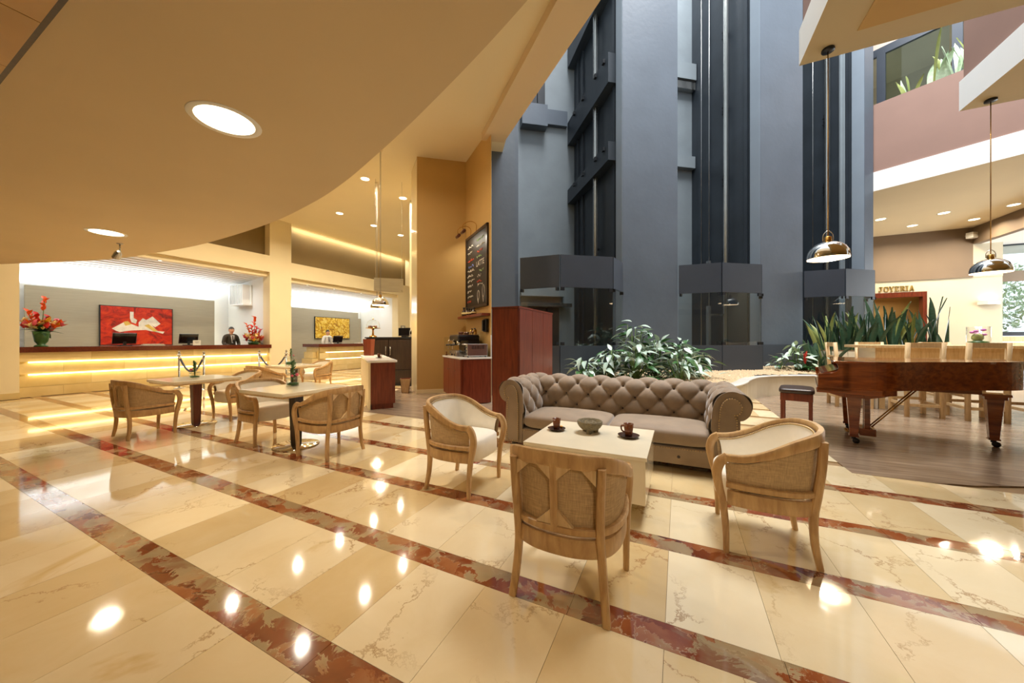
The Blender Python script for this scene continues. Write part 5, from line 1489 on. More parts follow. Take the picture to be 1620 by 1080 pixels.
# espresso machine
t = thing('espresso_machine', 'black and chrome espresso machine on the bar cabinet', 'coffee machine', cab(0.34, 0.82), BANG)
q = MB(); q.bb(-0.24, 0.24, -0.32, 0.32, 0.05, 0.12); q.build('drip_tray', 'steel', t, 0.006)
q = MB(); q.bb(-0.02, 0.24, -0.33, 0.33, 0.12, 0.40); q.build('body', 'black_plastic', t, 0.02)
q = MB(); q.bb(-0.24, 0.24, -0.34, 0.34, 0.33, 0.45); q.build('head', 'black_plastic', t, 0.03)
q = MB(); q.bb(-0.235, 0.235, -0.33, 0.33, 0.45, 0.465); tr_ = q.build('cup_rail', 'steel', t)
for k in range(4):
    q = MB(); q.bb(-0.2 + 0.0, -0.2 + 0.03, -0.3 + k * 0.2, -0.28 + k * 0.2, 0.0, 0.05); q.build('foot', 'black_plastic', t)
for y_ in (-0.17, 0.17):
    q = MB(); q.lathe([(0.0, 0.24), (0.038, 0.24), (0.045, 0.33), (0.0, 0.33)], 14, (-0.17, y_, 0)); g = q.build('group_head', 'chrome', t)
    q = MB(); q.tube([(-0.18, y_, 0.25), (-0.36, y_, 0.235)], [0.012, 0.017], 8); q.build('portafilter_handle', 'black_plastic', g)
    q = MB(); q.tube(smooth_path([(-0.2, y_ + 0.1, 0.36), (-0.27, y_ + 0.11, 0.33), (-0.28, y_ + 0.11, 0.15)], 5), 0.007, 6); q.build('steam_wand', 'chrome', t)
for k in range(6):
    q = MB(); q.lathe([(0.0, 0.466), (0.03, 0.466), (0.036, 0.52), (0.03, 0.52), (0.0, 0.48)], 12, (-0.12 + 0.13 * (k % 3), -0.2 + 0.12 * (k // 3), 0)); q.build('stacked_cup', 'ceramic_brown', t)
for k, (a, b_, m_) in enumerate(((0.55, 0.55, 'brass'), (0.57, 0.45, 'steel'), (0.55, 0.36, 'brass'))):
    tt = thing('spice_shaker', ['brass shaker on the espresso machine, farthest from the chalkboard corner', 'steel shaker in the middle of the espresso machine top', 'brass shaker on the espresso machine nearest the toaster oven'][k], 'shaker', cab(a - 0.06, b_ + 0.18, 1.40))
    q = MB(); q.lathe([(0.0, 0.0), (0.04, 0.0), (0.042, 0.09), (0.03, 0.11), (0.0, 0.115)], 14); q.build('body', m_, tt); q = MB(); q.ball((0, 0, 0.125), 0.016, 8); q.build('lid_knob', 'black_plastic', tt)
# toaster oven
t = thing('toaster_oven', 'silver toaster oven with vent slots at the end of the bar cabinet', 'oven', cab(0.34, 0.20), BANG)
q = MB(); q.bb(-0.20, 0.24, -0.17, 0.17, 0.02, 0.27); bd = q.build('housing', 'steel', t, 0.012)
for r_ in range(3):
    for k in range(5):
        q = MB(); q.bb(-0.10 + k * 0.055, -0.06 + k * 0.055, -0.174, -0.168, 0.17 + r_ * 0.025, 0.182 + r_ * 0.025); q.build('vent_slot', 'black_plastic', bd)
q = MB(); q.bb(-0.212, -0.198, -0.06, 0.155, 0.05, 0.24); q.build('glass_door', 'screen_black', t)
for k in range(3):
    q = MB(); q.lathe([(0.0, 0.0), (0.016, 0.0), (0.014, 0.02), (0.0, 0.02)], 12, (-0.20, -0.12, 0.07 + k * 0.065), 0, True, Matrix.Rotation(-PI / 2, 3, 'Y')); q.build('dial', 'black_plastic', t)
for sx in (-0.17, 0.2):
    for sy in (-0.14, 0.14):
        q = MB(); q.lathe([(0.018, 0.0), (0.018, 0.022)], 8, (sx, sy, 0)); q.build('foot', 'black_plastic', t)
t = thing('knock_box', 'small steel knock box in front of the espresso machine', 'box', cab(0.10, 0.42), BANG)
q = MB(); q.box((0, 0, 0.055), (0.15, 0.16, 0.11)); q.build('box', 'steel', t, 0.006); q = MB(); q.tube([(0, -0.08, 0.10), (0, 0.08, 0.10)], 0.012, 8); q.build('bar', 'black_plastic', t)
t = thing('coffee_tamper', 'little dark tamper at the glass splash of the bar cabinet', 'tamper', cab(0.05, 1.20))
q = MB(); q.lathe([(0.0, 0.0), (0.028, 0.0), (0.028, 0.02), (0.012, 0.03), (0.012, 0.06), (0.02, 0.08), (0.0, 0.09)], 12); q.build('tamper', 'ceramic_brown', t)
# wall line of the bar (b measured from the free end)
WB = (-3.46, 6.20); WANG = math.atan2(P_[1] - Q_[1], P_[0] - Q_[0])
wd = Vector((math.cos(WANG), math.sin(WANG))); wn = Vector((-wd.y, wd.x))
if wn.y > 0: wn = -wn
def W(k, d): 
    p = Vector(WB) + wd * k + wn * d; return (p.x, p.y)
t = thing('bar_shelf', 'mahogany shelf on the mustard wall under the chalkboard', 'shelf', (0, 0, 0))
q = MB(); q.prism([W(0.04, 0.003), W(1.5, 0.003), W(1.5, 0.24), W(0.04, 0.20)], 1.78, 1.835); q.build('board', 'mahogany', t)
BOT = [(1.38, 0.22, 'tall'), (1.18, 0.19, 'second'), (1.02, 0.165, 'third'), (0.86, 0.15, 'fourth'), (0.70, 0.16, 'fifth')]
for k, (kk, h, nm) in enumerate(BOT):
    x, y = W(kk, 0.12)
    tt = thing('bottle', ['tallest patterned bottle on the bar shelf, nearest the corner', 'second patterned bottle from the corner on the bar shelf', 'third, brown-banded bottle from the corner on the bar shelf', 'fourth small bottle from the corner on the bar shelf', 'last small bottle on the bar shelf, nearest the blue pier'][k], 'bottle', (x, y, 1.835), 0, 'bottles on the bar shelf')
    q = MB(); q.lathe([(0.0, 0.0), (0.045, 0.0), (0.062, h * 0.28), (0.05, h * 0.55), (0.02, h * 0.72), (0.02, h * 0.85), (0.0, h * 0.85)], 16); bo = q.build('body', 'ceramic_dark', tt)
    q = MB(); q.lathe([(0.0635, h * 0.26), (0.064, h * 0.34), (0.058, h * 0.46)], 16); q.build('band', 'bloom_cream', bo)
    q = MB(); q.lathe([(0.024, h * 0.85), (0.03, h), (0.0, h)], 12); q.build('stopper', 'black_plastic', tt)
t = thing('chalkboard', 'tall framed chalkboard menu with coloured chalk lettering on the mustard wall', 'chalkboard', (0, 0, 0))
K0, K1, Z0, Z1 = 0.12, 1.50, 2.0, 3.72
q = MB(); q.prism([W(K0, 0.002), W(K1, 0.002), W(K1, 0.025), W(K0, 0.025)], Z0, Z1); q.build('slate', 'board_black', t)
for a in ((K0, K1, Z0, Z0 + 0.06), (K0, K1, Z1 - 0.06, Z1), (K0, K0 + 0.06, Z0, Z1), (K1 - 0.06, K1, Z0, Z1)):
    q = MB(); q.prism([W(a[0], 0.002), W(a[1], 0.002), W(a[1], 0.045), W(a[0], 0.045)], a[2], a[3]); q.build('frame_bar', 'dark_wood', t)
def BM(k, z):
    """lettering matrix: reads left to right for someone facing the wall (k decreases to the right)"""
    x, y = W(k, 0.028); r = -wd
    return Matrix(((r.x, 0, wn.x, x), (r.y, 0, wn.y, y), (0, 1, 0, z), (0, 0, 0, 1)))
CT = [('LATTE', .80, 2.92, .17, 'chalk_white')]
for s_, k, z, sz, mt in CT: strip_text(s_, sz, mt, 'lettering', t, BM(k, z))
# handwritten lines too small to read: short chalk strokes
rs = random.Random(4)
def scrawl(k0, k1, z, mt, amp=0.03):
    q = MB(); n = int((k0 - k1) / 0.018); pts = []
    for i in range(n + 1):
        k = k0 - (k0 - k1) * i / n; x, y = W(k, 0.029); pts.append((x, y, z + amp * rs.uniform(-1, 1)))
    q.tube(pts, 0.0055, 4); q.build('chalk_line', mt, t)
for z, k0, k1, mt in ((3.46, 1.36, 1.0, 'chalk_white'), (3.32, 1.38, 1.05, 'chalk_white'), (3.14, 1.38, 0.95, 'chalk_red'), (3.0, 1.30, 0.98, 'chalk_blue'), (2.90, 1.38, 0.92, 'chalk_white'), (2.78, 1.40, 1.0, 'chalk_white'), (2.66, 1.38, 0.9, 'chalk_white'), (2.54, 1.36, 1.02, 'chalk_white'), (2.42, 1.38, 1.1, 'chalk_white'), (2.30, 1.36, 1.0, 'chalk_white'), (2.18, 1.38, 1.12, 'chalk_red'),
                      (3.50, 0.74, 0.35, 'chalk_green'), (3.36, 0.78, 0.3, 'chalk_white'), (3.24, 0.72, 0.4, 'chalk_red'), (3.12, 0.76, 0.45, 'chalk_green'), (2.80, 0.6, 0.35, 'chalk_green'), (2.70, 0.72, 0.5, 'chalk_white'), (2.58, 0.74, 0.45, 'chalk_red'), (2.50, 0.7, 0.4, 'chalk_white')):
    scrawl(k0, k1, z, mt)
for kc, zc, sc in ((0.66, 2.28, 0.10), (0.36, 2.34, 0.13)):     # chalk drawings: an ice-cream cone and a leafy sprig
    q = MB(); pts = []
    for i in range(15):
        a = 2 * PI * i / 14; x, y = W(kc - 0.06 * math.cos(a), 0.029); pts.append((x, y, zc + sc * math.sin(a)))
    q.tube(pts, 0.006, 4); x0, y0 = W(kc + 0.05, 0.029); x1, y1 = W(kc, 0.029); x2, y2 = W(kc - 0.05, 0.029)
    q.tube([(x0, y0, zc - sc * 0.6), (x1, y1, zc - sc * 1.9), (x2, y2, zc - sc * 0.6)], 0.006, 4); q.build('chalk_drawing', 'chalk_white', t)
q = MB()
for kk in (1.15, 0.78):
    p0 = W(kk, 0.04); p1 = W(kk, 0.18); p2 = W(kk, 0.34)
    q.tube(smooth_path([(p0[0], p0[1], Z1 - 0.02), (p0[0], p0[1], Z1 + 0.16), (p1[0], p1[1], Z1 + 0.20), (p2[0], p2[1], Z1 + 0.10), (p2[0], p2[1], Z1 - 0.02)], 4), 0.007, 6)
q.build('picture_light_arms', 'brass', t)
for kk in (1.15, 0.78):
    a = W(kk + 0.10, 0.34); c = W(kk - 0.10, 0.34); q = MB(); q.tube([(a[0], a[1], Z1 - 0.05), (c[0], c[1], Z1 - 0.05)], 0.035, 10); q.build('picture_light', 'table_leg_wood', t)
    p = W(kk, 0.30); d_ = area_light('chalkboard_lamp', (p[0], p[1], Z1 - 0.10), 0.16, 3.0, WARMW, (0, 0, 0), 0.06); d_.rotation_euler = (math.radians(-28), 0, WANG) 
t = thing('wall_phone', 'dark wall phone under the bar shelf by the blue pier', 'phone', (0, 0, 0))
q = MB(); q.prism([W(0.12, 0.004), W(0.30, 0.004), W(0.30, 0.06), W(0.12, 0.06)], 1.45, 1.72); c = q.build('body', 'black_plastic', t, 0.01); q = MB(); q.prism([W(0.22, 0.06), W(0.28, 0.06), W(0.28, 0.10), W(0.22, 0.10)], 1.47, 1.70); q.build('handset', 'black_metal', c, 0.01)
# hanging grey sign
cx_, cy_ = -7.16, 7.09; ang = math.atan2(7.31 - 6.869, -6.918 + 7.401)
t = thing('hanging_sign', 'blank grey panel hung from the ceiling on two wires above the bar', 'sign', (cx_, cy_, 0), ang)
q = MB(); q.bb(-0.38, 0.38, -0.012, 0.012, 2.60, 2.97); q.build('panel', 'grey_fabric_panel', t)
for s in (-1, 1):
    q = MB(); q.tube([(s * 0.34, 0, 2.96), (s * 0.34, 0, CZ)], 0.004, 5); q.build('wire', 'steel', t)
    for z in (2.64, 2.93): q = MB(); q.ball((s * 0.34, -0.015, z), 0.014, 8); q.build('stud', 'steel', t)
# ================================================================== RECEPTION
t = thing('reception_desk', 'long stone reception desk with a red-brown granite top and two glowing slots', 'counter', (0, 0, 0))
q = MB(); q.bb(-13.72, -13.22, 2.17, 7.34, 0.0, 1.0); q.build('core', 'counter_stone', t)
q = MB(); q.bb(-13.85, -13.06, 2.165, 7.40, 1.0, 1.125); q.build('granite_top', 'granite_top', t, 0.006)
rows = [(0.0, 0.225, 0.0), (0.23, 0.475, 0.0), (0.515, 0.755, 0.0), (0.795, 0.998, 0.0)]
for r, (z0, z1, d) in enumerate(rows):
    y = 2.17; k = 0
    while y < 7.33:
        L = [0.62, 1.0, 1.0, 1.0, 1.0, 0.9][min(5, k)] if r % 2 == 0 else [1.05, 1.0, 1.0, 1.0, 1.0, 0.3][min(5, k)]
        y1 = min(7.34, y + L)
        if y1 - y > 0.05:
            q = MB(); q.bb(-0.03, 0.0, 0.0015, y1 - y - 0.0015, 0, z1 - z0 - 0.002); o = q.build('facing_stone', 'counter_stone', t); o.location = (-13.15 + 0.012 * (r == 3), y, z0)
        y = y1; k += 1
for z in (0.478, 0.758):
    q = MB(); q.bb(-13.20, -13.165, 2.30, 7.30, z + 0.004, z + 0.030); q.build('light_slot', 'led_warm', t)
    area_light('slot_glow', (-13.10, 4.8, z + 0.02), 0.03, 5, (1.0, 0.78, 0.36), (0, math.radians(60), 0), 5.0)
# second desk
t = thing('second_desk', 'shorter stone reception desk with granite top and lit slots, farther along the hall', 'counter', (0, 0, 0))
q = MB(); q.bb(-14.0, -13.22, 9.30, 12.2, 0.0, 1.0); q.build('core', 'counter_stone', t)
q = MB(); q.bb(-14.1, -13.05, 9.20, 12.3, 1.0, 1.125); q.build('granite_top', 'granite_top', t, 0.006)
for r, (z0, z1, d) in enumerate(rows):
    y = 9.30; k = 0
    while y < 12.19:
        L = [0.75, 0.9, 0.9, 0.7][min(3, k)] if r % 2 else [0.4, 0.9, 0.9, 0.9][min(3, k)]
        y1 = min(12.2, y + L)
        if y1 - y > 0.05:
            q = MB(); q.bb(-0.03, 0.0, 0.0015, y1 - y - 0.0015, 0, z1 - z0 - 0.002); o = q.build('facing_stone', 'counter_stone', t); o.location = (-13.15, y, z0)
        y = y1; k += 1
for z in (0.478, 0.758):
    q = MB(); q.bb(-13.20, -13.165, 9.6, 12.1, z + 0.004, z + 0.030); q.build('light_slot', 'led_warm', t)
for k in range(3):
    q = MB(); q.bb(-13.9, -13.35 + 0.1 * (2 - k), 8.95 + 0.09 * k, 9.29, 0.0 + 0.27 * k, 0.26 + 0.27 * k); q.build('side_step', 'counter_stone', t)
# paintings
t = thing('red_painting', 'wide red abstract painting with pale torn shapes on the grey panel', 'painting', (XB + 0.27, 3.97, 1.14))
q = MB(); q.bb(0, 0.05, 0, 1.61, 0, 1.17); q.build('canvas', 'paint_red', t)
LAY = [0.0505]
def yz(poly, mt, nm):
    LAY[0] += 0.0012
    q = MB(); q.prism_xf([(y * 1.61, z * 1.17) for y, z in poly], 0.0495, LAY[0], Matrix(((0, 0, 1, 0), (1, 0, 0, 0), (0, 1, 0, 0), (0, 0, 0, 1)))); q.build(nm, mt, t)
yz([(0.14, 0.42), (0.32, 0.62), (0.36, 0.58), (0.50, 0.48), (0.86, 0.30), (0.88, 0.36), (0.60, 0.40), (0.40, 0.38), (0.24, 0.33), (0.20, 0.36)], 'paint_cream', 'pale_shape')
yz([(0.38, 0.88), (0.43, 0.88), (0.43, 0.72), (0.48, 0.66), (0.46, 0.56), (0.40, 0.60), (0.38, 0.70)], 'paint_cream', 'pale_shape')
yz([(0.50, 0.60), (0.56, 0.72), (0.62, 0.66), (0.76, 0.40), (0.70, 0.36), (0.60, 0.40), (0.50, 0.48)], 'paint_cream', 'pale_shape')
yz([(0.58, 0.64), (0.70, 0.78), (0.82, 0.58), (0.74, 0.48)], 'paint_cream', 'pale_shape')
yz([(0.29, 0.60), (0.35, 0.63), (0.40, 0.54), (0.32, 0.50)], 'paint_ochre', 'ochre_shape')
yz([(0.58, 0.52), (0.64, 0.56), (0.78, 0.38), (0.72, 0.36)], 'paint_ochre', 'ochre_shape')
q = MB()
for a in ((-0.02, 1.63, -0.02, 0.0), (-0.02, 1.63, 1.17, 1.19)): q.bb(0, 0.055, a[0], a[1], a[2], a[3])
for a in ((-0.02, 0.0), (1.61, 1.63)): q.bb(0, 0.055, a[0], a[1], -0.02, 1.19)
q.build('frame', 'black_metal', t)
t = thing('gold_painting', 'yellow and gold abstract painting behind the second desk', 'painting', (XB + 0.27, 10.72, 1.38))
q = MB(); q.bb(0, 0.05, 0, 1.88, 0, 1.0); q.build('canvas', 'paint_gold', t)
q = MB(); q.bb(0, 0.055, -0.02, 0.0, -0.02, 1.02); q.bb(0, 0.055, 1.88, 1.90, -0.02, 1.02); q.bb(0, 0.055, 0, 1.88, -0.02, 0.0); q.bb(0, 0.055, 0, 1.88, 1.0, 1.02); q.build('frame', 'black_metal', t)
# monitors
def monitor(loc, rz, label, card=False):
    t = thing('desk_monitor', label, 'monitor', loc, rz, 'reception monitors')
    R = Matrix.Rotation(math.radians(-14), 3, 'X')
    q = MB(); q.box((0, 0, 0.20), (0.46, 0.035, 0.30), rot=R); bz = q.build('housing', 'black_plastic', t, 0.006)
    q = MB(); q.box((0, 0.03, 0.21), (0.42, 0.012, 0.26), rot=R); q.build('screen', 'screen_black', bz)
    q = MB(); q.box((0, -0.02, 0.22), (0.14, 0.035, 0.12), rot=R); q.build('rear_hump', 'black_plastic', bz)
    q = MB(); q.box((0, 0.0, 0.01), (0.24, 0.18, 0.02)); q.box((0, 0, 0.06), (0.06, 0.03, 0.12)); q.build('foot', 'black_plastic', t)
    return t
monitor((-13.62, 3.93, 1.125), -PI / 2, 'black monitor on the reception desk in front of the red painting')
monitor((-13.62, 5.30, 1.125), -PI / 2, 'black monitor on the reception desk beside a little white card')
monitor((-13.70, 10.55, 1.125), -PI / 2, 'black monitor on the second desk hiding the seated clerk')
t = thing('desk_card', 'small white card standing before the second monitor on the reception desk', 'card', (-13.42, 5.42, 1.125), PI / 2)
q = MB(); q.box((0, 0, 0.075), (0.19, 0.012, 0.15)); c = q.build('card', 'paper', t); q = MB(); q.box((0, -0.008, 0.10), (0.12, 0.003, 0.015)); q.box((0, -0.008, 0.07), (0.08, 0.003, 0.012)); q.build('print', 'grey_plastic', c); q = MB(); q.box((0, 0.03, 0.01), (0.12, 0.06, 0.01)); q.build('foot', 'paper', t)
t = thing('paper_stack', 'flat stack of papers on the reception desk right of the first monitor', 'papers', (-13.5, 4.45, 1.125), 0.1)
for k in range(4):
    q = MB(); q.box((0.005 * k, 0.01 * (k % 2), 0.006 + 0.012 * k), (0.22, 0.46 - 0.03 * k, 0.010)); q.build('sheet_pad', 'paper', t)
t = thing('paper_stack', 'low pile of papers on the second desk', 'papers', (-13.5, 11.5, 1.125), 0.0)
for k in range(3):
    q = MB(); q.box((0.004 * k, 0.012 * k, 0.006 + 0.012 * k), (0.22, 0.34, 0.010)); q.build('sheet_pad', 'paper', t)
# tropical bouquets
def bouquet(loc, label, h, vase, rng):
    t = thing('flower_arrangement', label, 'flowers', loc, 0, 'tropical bouquets on the reception desk')
    if vase:
        q = MB(); q.lathe([(0.0, 0.0), (0.11, 0.0), (0.10, 0.03), (0.055, 0.05), (0.10, 0.12), (0.125, 0.30), (0.13, 0.36), (0.12, 0.36), (0.09, 0.12), (0.0, 0.08)], 22); q.build('vase', 'leaf_green', t); zb = 0.34
    else:
        q = MB(); q.lathe([(0.0, 0.0), (0.14, 0.0), (0.16, 0.08), (0.0, 0.09)], 18); q.build('bowl', 'leaf_green', t); zb = 0.08
    big = leaf_mesh('leaf', 0.34, 0.13, 'leaf_green', 0.35); dk = leaf_mesh('leaf', 0.26, 0.07, 'leaf_sword', 0.3)
    q = MB()
    for k in range(16):
        o = obj('leaf', big if k % 2 else dk, t); o.location = (0, 0, zb); o.rotation_euler = (rng.uniform(-0.2, 0.9), 0, k * 2.4)
    pet = {m: leaf_mesh('petal', 0.15, 0.075, m, 0.15, 0.35, 5) for m in ('bloom_orange', 'bloom_red', 'bloom_yellow', 'bloom_cream', 'bloom_pink')}
    # upright heliconia and ginger spikes
    for k, (dx, dy, hh, m_) in enumerate(((0.03, 0.04, h, 'bloom_orange'), (-0.05, -0.18, h * 0.72, 'bloom_orange'), (0.0, 0.10, h * 0.62, 'bloom_red'), (0.02, 0.22, h * 0.55, 'bloom_pink'), (0.05, -0.08, h * 0.66, 'bloom_red'))):
        q.tube([(0, 0, zb - 0.1), (dx * 0.6, dy * 0.6, zb + (hh - zb) * 0.5), (dx, dy, hh)], 0.008, 5)
        for j in range(6):
            o = obj('petal', pet[m_], t); u = j / 5; o.location = (dx * (0.6 + 0.4 * u), dy * (0.6 + 0.4 * u), hh - 0.26 * (1 - u) - 0.02)
            o.rotation_euler = (0.8 + rng.uniform(-0.2, 0.2), 0, (PI / 2 if j % 2 else -PI / 2) + rng.uniform(-0.6, 0.6)); s = 1.1; o.scale = (s, s, s)
    for k in range(38):
        a = k * 2.4; r = rng.uniform(0.05, 0.30); z = zb + 0.02 + rng.uniform(0, 0.22) * (1 - r)
        m_ = ['bloom_cream', 'bloom_orange', 'bloom_yellow', 'bloom_red', 'bloom_cream', 'bloom_pink'][k % 6]
        for j in range(4):
            o = obj('petal', pet[m_], t); o.location = (r * math.cos(a), r * math.sin(a), z); o.rotation_euler = (rng.uniform(0.5, 1.5), 0, a + j * 1.57); s = rng.uniform(0.8, 1.25); o.scale = (s, s, s)
    q.build('stems', 'stem_green', t)
bouquet((-13.42, 2.52, 1.125), 'tall tropical bouquet in a green vase at the near end of the reception desk', 1.12, True, random.Random(2))
bouquet((-13.42, 7.0, 1.125), 'bushy tropical bouquet beside the standing clerk at the far end of the desk', 0.95, False, random.Random(5))
t = thing('wooden_caddy', 'small wooden holder behind the far bouquet on the desk', 'box', (-13.6, 7.24, 1.125))
q = MB(); q.box((0, 0, 0.11), (0.10, 0.14, 0.22)); q.build('box', 'pale_oak', t); q = MB(); q.box((0.052, 0, 0.13), (0.006, 0.09, 0.12)); q.build('card', 'table_leg_wood', t)
# white slatted air grille on the niche side wall
t = thing('air_grille', 'white slatted air grille high on the side wall of the reception niche', 'vent', (-14.6, 7.35, 2.55))
q = MB(); q.bb(-0.45, 0.45, -0.30, 0.0, 0.0, 0.05); q.bb(-0.45, 0.45, -0.05, 0.0, 0.05, 0.75); q.build('housing', 'white_paint', t)
for k in range(9):
    q = MB(); q.bb(-0.45 + k * 0.1, -0.42 + k * 0.1, -0.30, -0.05, 0.05, 0.75); q.build('slat', 'white_paint', t)

# ---- people
def person(loc, rz, label, lean_, suit, arms_fwd):
    t = thing('person', label, 'person', loc, rz)
    # body as one skinned figure: pelvis root, spine, shoulders, arms, legs (faces local +Y)
    V = [(0, 0, 0.95), (0, 0.02 * lean_, 1.12), (0, 0.05 * lean_, 1.32), (0, 0.06 * lean_, 1.44),
         (-0.17, 0.05 * lean_, 1.41), (-0.235, 0.04, 1.16), (-0.13, 0.26 if arms_fwd else 0.10, 1.08 if arms_fwd else 0.93),
         (0.17, 0.05 * lean_, 1.41), (0.235, 0.04, 1.16), (0.13, 0.26 if arms_fwd else 0.10, 1.08 if arms_fwd else 0.93),
         (-0.10, 0, 0.90), (-0.11, 0.02, 0.50), (-0.11, 0, 0.09), (0.10, 0, 0.90), (0.11, 0.02, 0.50), (0.11, 0, 0.09)]
    Ed = [(0, 1), (1, 2), (2, 3), (3, 4), (4, 5), (5, 6), (3, 7), (7, 8), (8, 9), (0, 10), (10, 11), (11, 12), (0, 13), (13, 14), (14, 15)]
    Rd = [(0.15, 0.105), (0.145, 0.10), (0.165, 0.115), (0.10, 0.085), (0.075, 0.075), (0.055, 0.055), (0.042, 0.042), (0.075, 0.075), (0.055, 0.055), (0.042, 0.042), (0.095, 0.095), (0.07, 0.07), (0.055, 0.055), (0.095, 0.095), (0.07, 0.07), (0.055, 0.055)]
    me = bpy.data.meshes.new('body'); me.from_pydata(V, Ed, []); me.materials.append(MATS[suit])
    o = obj('clothed_body', me, t)
    sk = o.modifiers.new('skin', 'SKIN'); sk.use_smooth_shade = True
    me.skin_vertices.new() if not me.skin_vertices else None
    for i, r in enumerate(Rd): me.skin_vertices[0].data[i].radius = r
    me.skin_vertices[0].data[0].use_root = True
    sb = o.modifiers.new('sub', 'SUBSURF'); sb.levels = 1; sb.render_levels = 2
    hy = 0.07 * lean_ + 0.03
    q = MB()
    q.lathe([(0.052, 1.42), (0.05, 1.50), (0.055, 1.53)], 14, (0, hy - 0.03, 0))
    def head(u, v):
        a = 2 * PI * u; ph = -PI / 2 + PI * v
        x = 0.074 * math.cos(ph) * math.cos(a); y = 0.094 * math.cos(ph) * math.sin(a); z = 0.118 * math.sin(ph)
        if z < 0: x *= 1 - 0.28 * (-z / 0.118); y *= 1 - 0.10 * (-z / 0.118)
        if math.sin(a) > 0.85 and -0.05 < z < 0.03: y += 0.018 * (1 - abs(z + 0.012) / 0.04) * (math.sin(a) - 0.85) / 0.15     # nose
        if math.sin(a) > 0.5 and 0.005 < z < 0.035 and 0.25 < abs(math.cos(a)) < 0.6: y -= 0.006                                # eye sockets
        return Vector((x, hy + y, 1.62 + z))
    q.grid(head, 28, 17, wrapu=True)
    for s in (-1, 1): q.ball((s * 0.076, hy - 0.005, 1.615), 0.022, 8, 0, (0.45, 0.8, 1.3))
    hd = q.build('head', 'skin_tone', t)
    q = MB()
    for s in (-1, 1): q.ball((s * 0.028, hy + 0.082, 1.637), 0.009, 8)
    q.build('eyes', 'hair_dark', hd)
    q = MB(); q.box((0, hy + 0.083, 1.557), (0.042, 0.01, 0.008)); q.build('mouth', 'chalk_red', hd)
    q = MB()
    def hair(u, v):
        a = 2 * PI * u; ph = math.radians(8) + (PI / 2 - math.radians(8)) * v
        drop = -0.05 if math.sin(a) < 0.1 else 0.02
        z = 0.126 * math.sin(ph) + (drop if v < 0.2 else 0)
        return Vector((0.080 * math.cos(ph) * math.cos(a), hy - 0.008 + 0.100 * math.cos(ph) * math.sin(a), 1.622 + z))
    q.grid(hair, 24, 9, wrapu=True); q.build('hair', 'hair_dark', hd)
    # shirt front, collar and tie
    q = MB(); q.add([(-0.055, 0.05 * lean_ + 0.115, 1.44), (0.055, 0.05 * lean_ + 0.115, 1.44), (0.012, 0.05 * lean_ + 0.135, 1.18), (-0.012, 0.05 * lean_ + 0.135, 1.18), (-0.055, 0.04, 1.46), (0.055, 0.04, 1.46), (0.012, 0.05, 1.18), (-0.012, 0.05, 1.18)], [(0, 3, 2, 1), (0, 1, 5, 4), (1, 2, 6, 5), (2, 3, 7, 6), (3, 0, 4, 7)]); sh = q.build('shirt', 'shirt_white', t)
    q = MB(); q.add([(-0.016, 0.05 * lean_ + 0.122, 1.43), (0.016, 0.05 * lean_ + 0.122, 1.43), (0.022, 0.05 * lean_ + 0.145, 1.22), (0, 0.05 * lean_ + 0.146, 1.18), (-0.022, 0.05 * lean_ + 0.145, 1.22)], [(0, 4, 3, 2, 1)]); q.build('tie', 'tie_dark', sh)
    # hands: palm, four fingers, thumb
    for s in (-1, 1):
        hx, hyy, hz = s * 0.13, (0.26 if arms_fwd else 0.10), (1.08 if arms_fwd else 0.93)
        d = Vector((-s * 0.35, 0.9, -0.1)).normalized() if arms_fwd else Vector((0, 0.2, -1)).normalized()
        sd = d.cross(Vector((0, 0, 1))).normalized() if arms_fwd else Vector((0, 1, 0))
        q = MB(); b0 = Vector((hx, hyy, hz)); q.tube([b0 - d * 0.01, b0 + d * 0.03, b0 + d * 0.08], [0.026, 0.034, 0.03], 8)
        for k in range(4):
            o0 = b0 + d * 0.075 + sd * (-0.027 + 0.018 * k); L = (0.062, 0.072, 0.068, 0.054)[k]; up_ = Vector((0, 0, -0.018))
            q.tube([o0, o0 + d * L * 0.5, o0 + d * L + up_], [0.009, 0.0085, 0.007], 6)
        th0 = b0 + d * 0.025 + sd * (-0.032 if s > 0 else 0.032); td = (d + sd * (-0.7 if s > 0 else 0.7)).normalized()
        q.tube([th0, th0 + td * 0.03, th0 + td * 0.055], [0.011, 0.010, 0.008], 6)
        q.build('hand', 'skin_tone', t)
    for s in (-1, 1):
        q = MB(); q.cushion((s * 0.11, 0.06, 0.045), (0.10, 0.27, 0.09), puff=0.0); q.build('shoe', 'shoe_black', t)
    return t
person((-14.08, 6.62, 0), -PI / 2, 'standing clerk in a dark suit and tie behind the long reception desk', 0.6, 'suit', True)
person((-14.25, 10.42, 0), -PI / 2, 'clerk in a pale shirt behind the monitor of the second desk', 0.4, 'shirt_white', False)

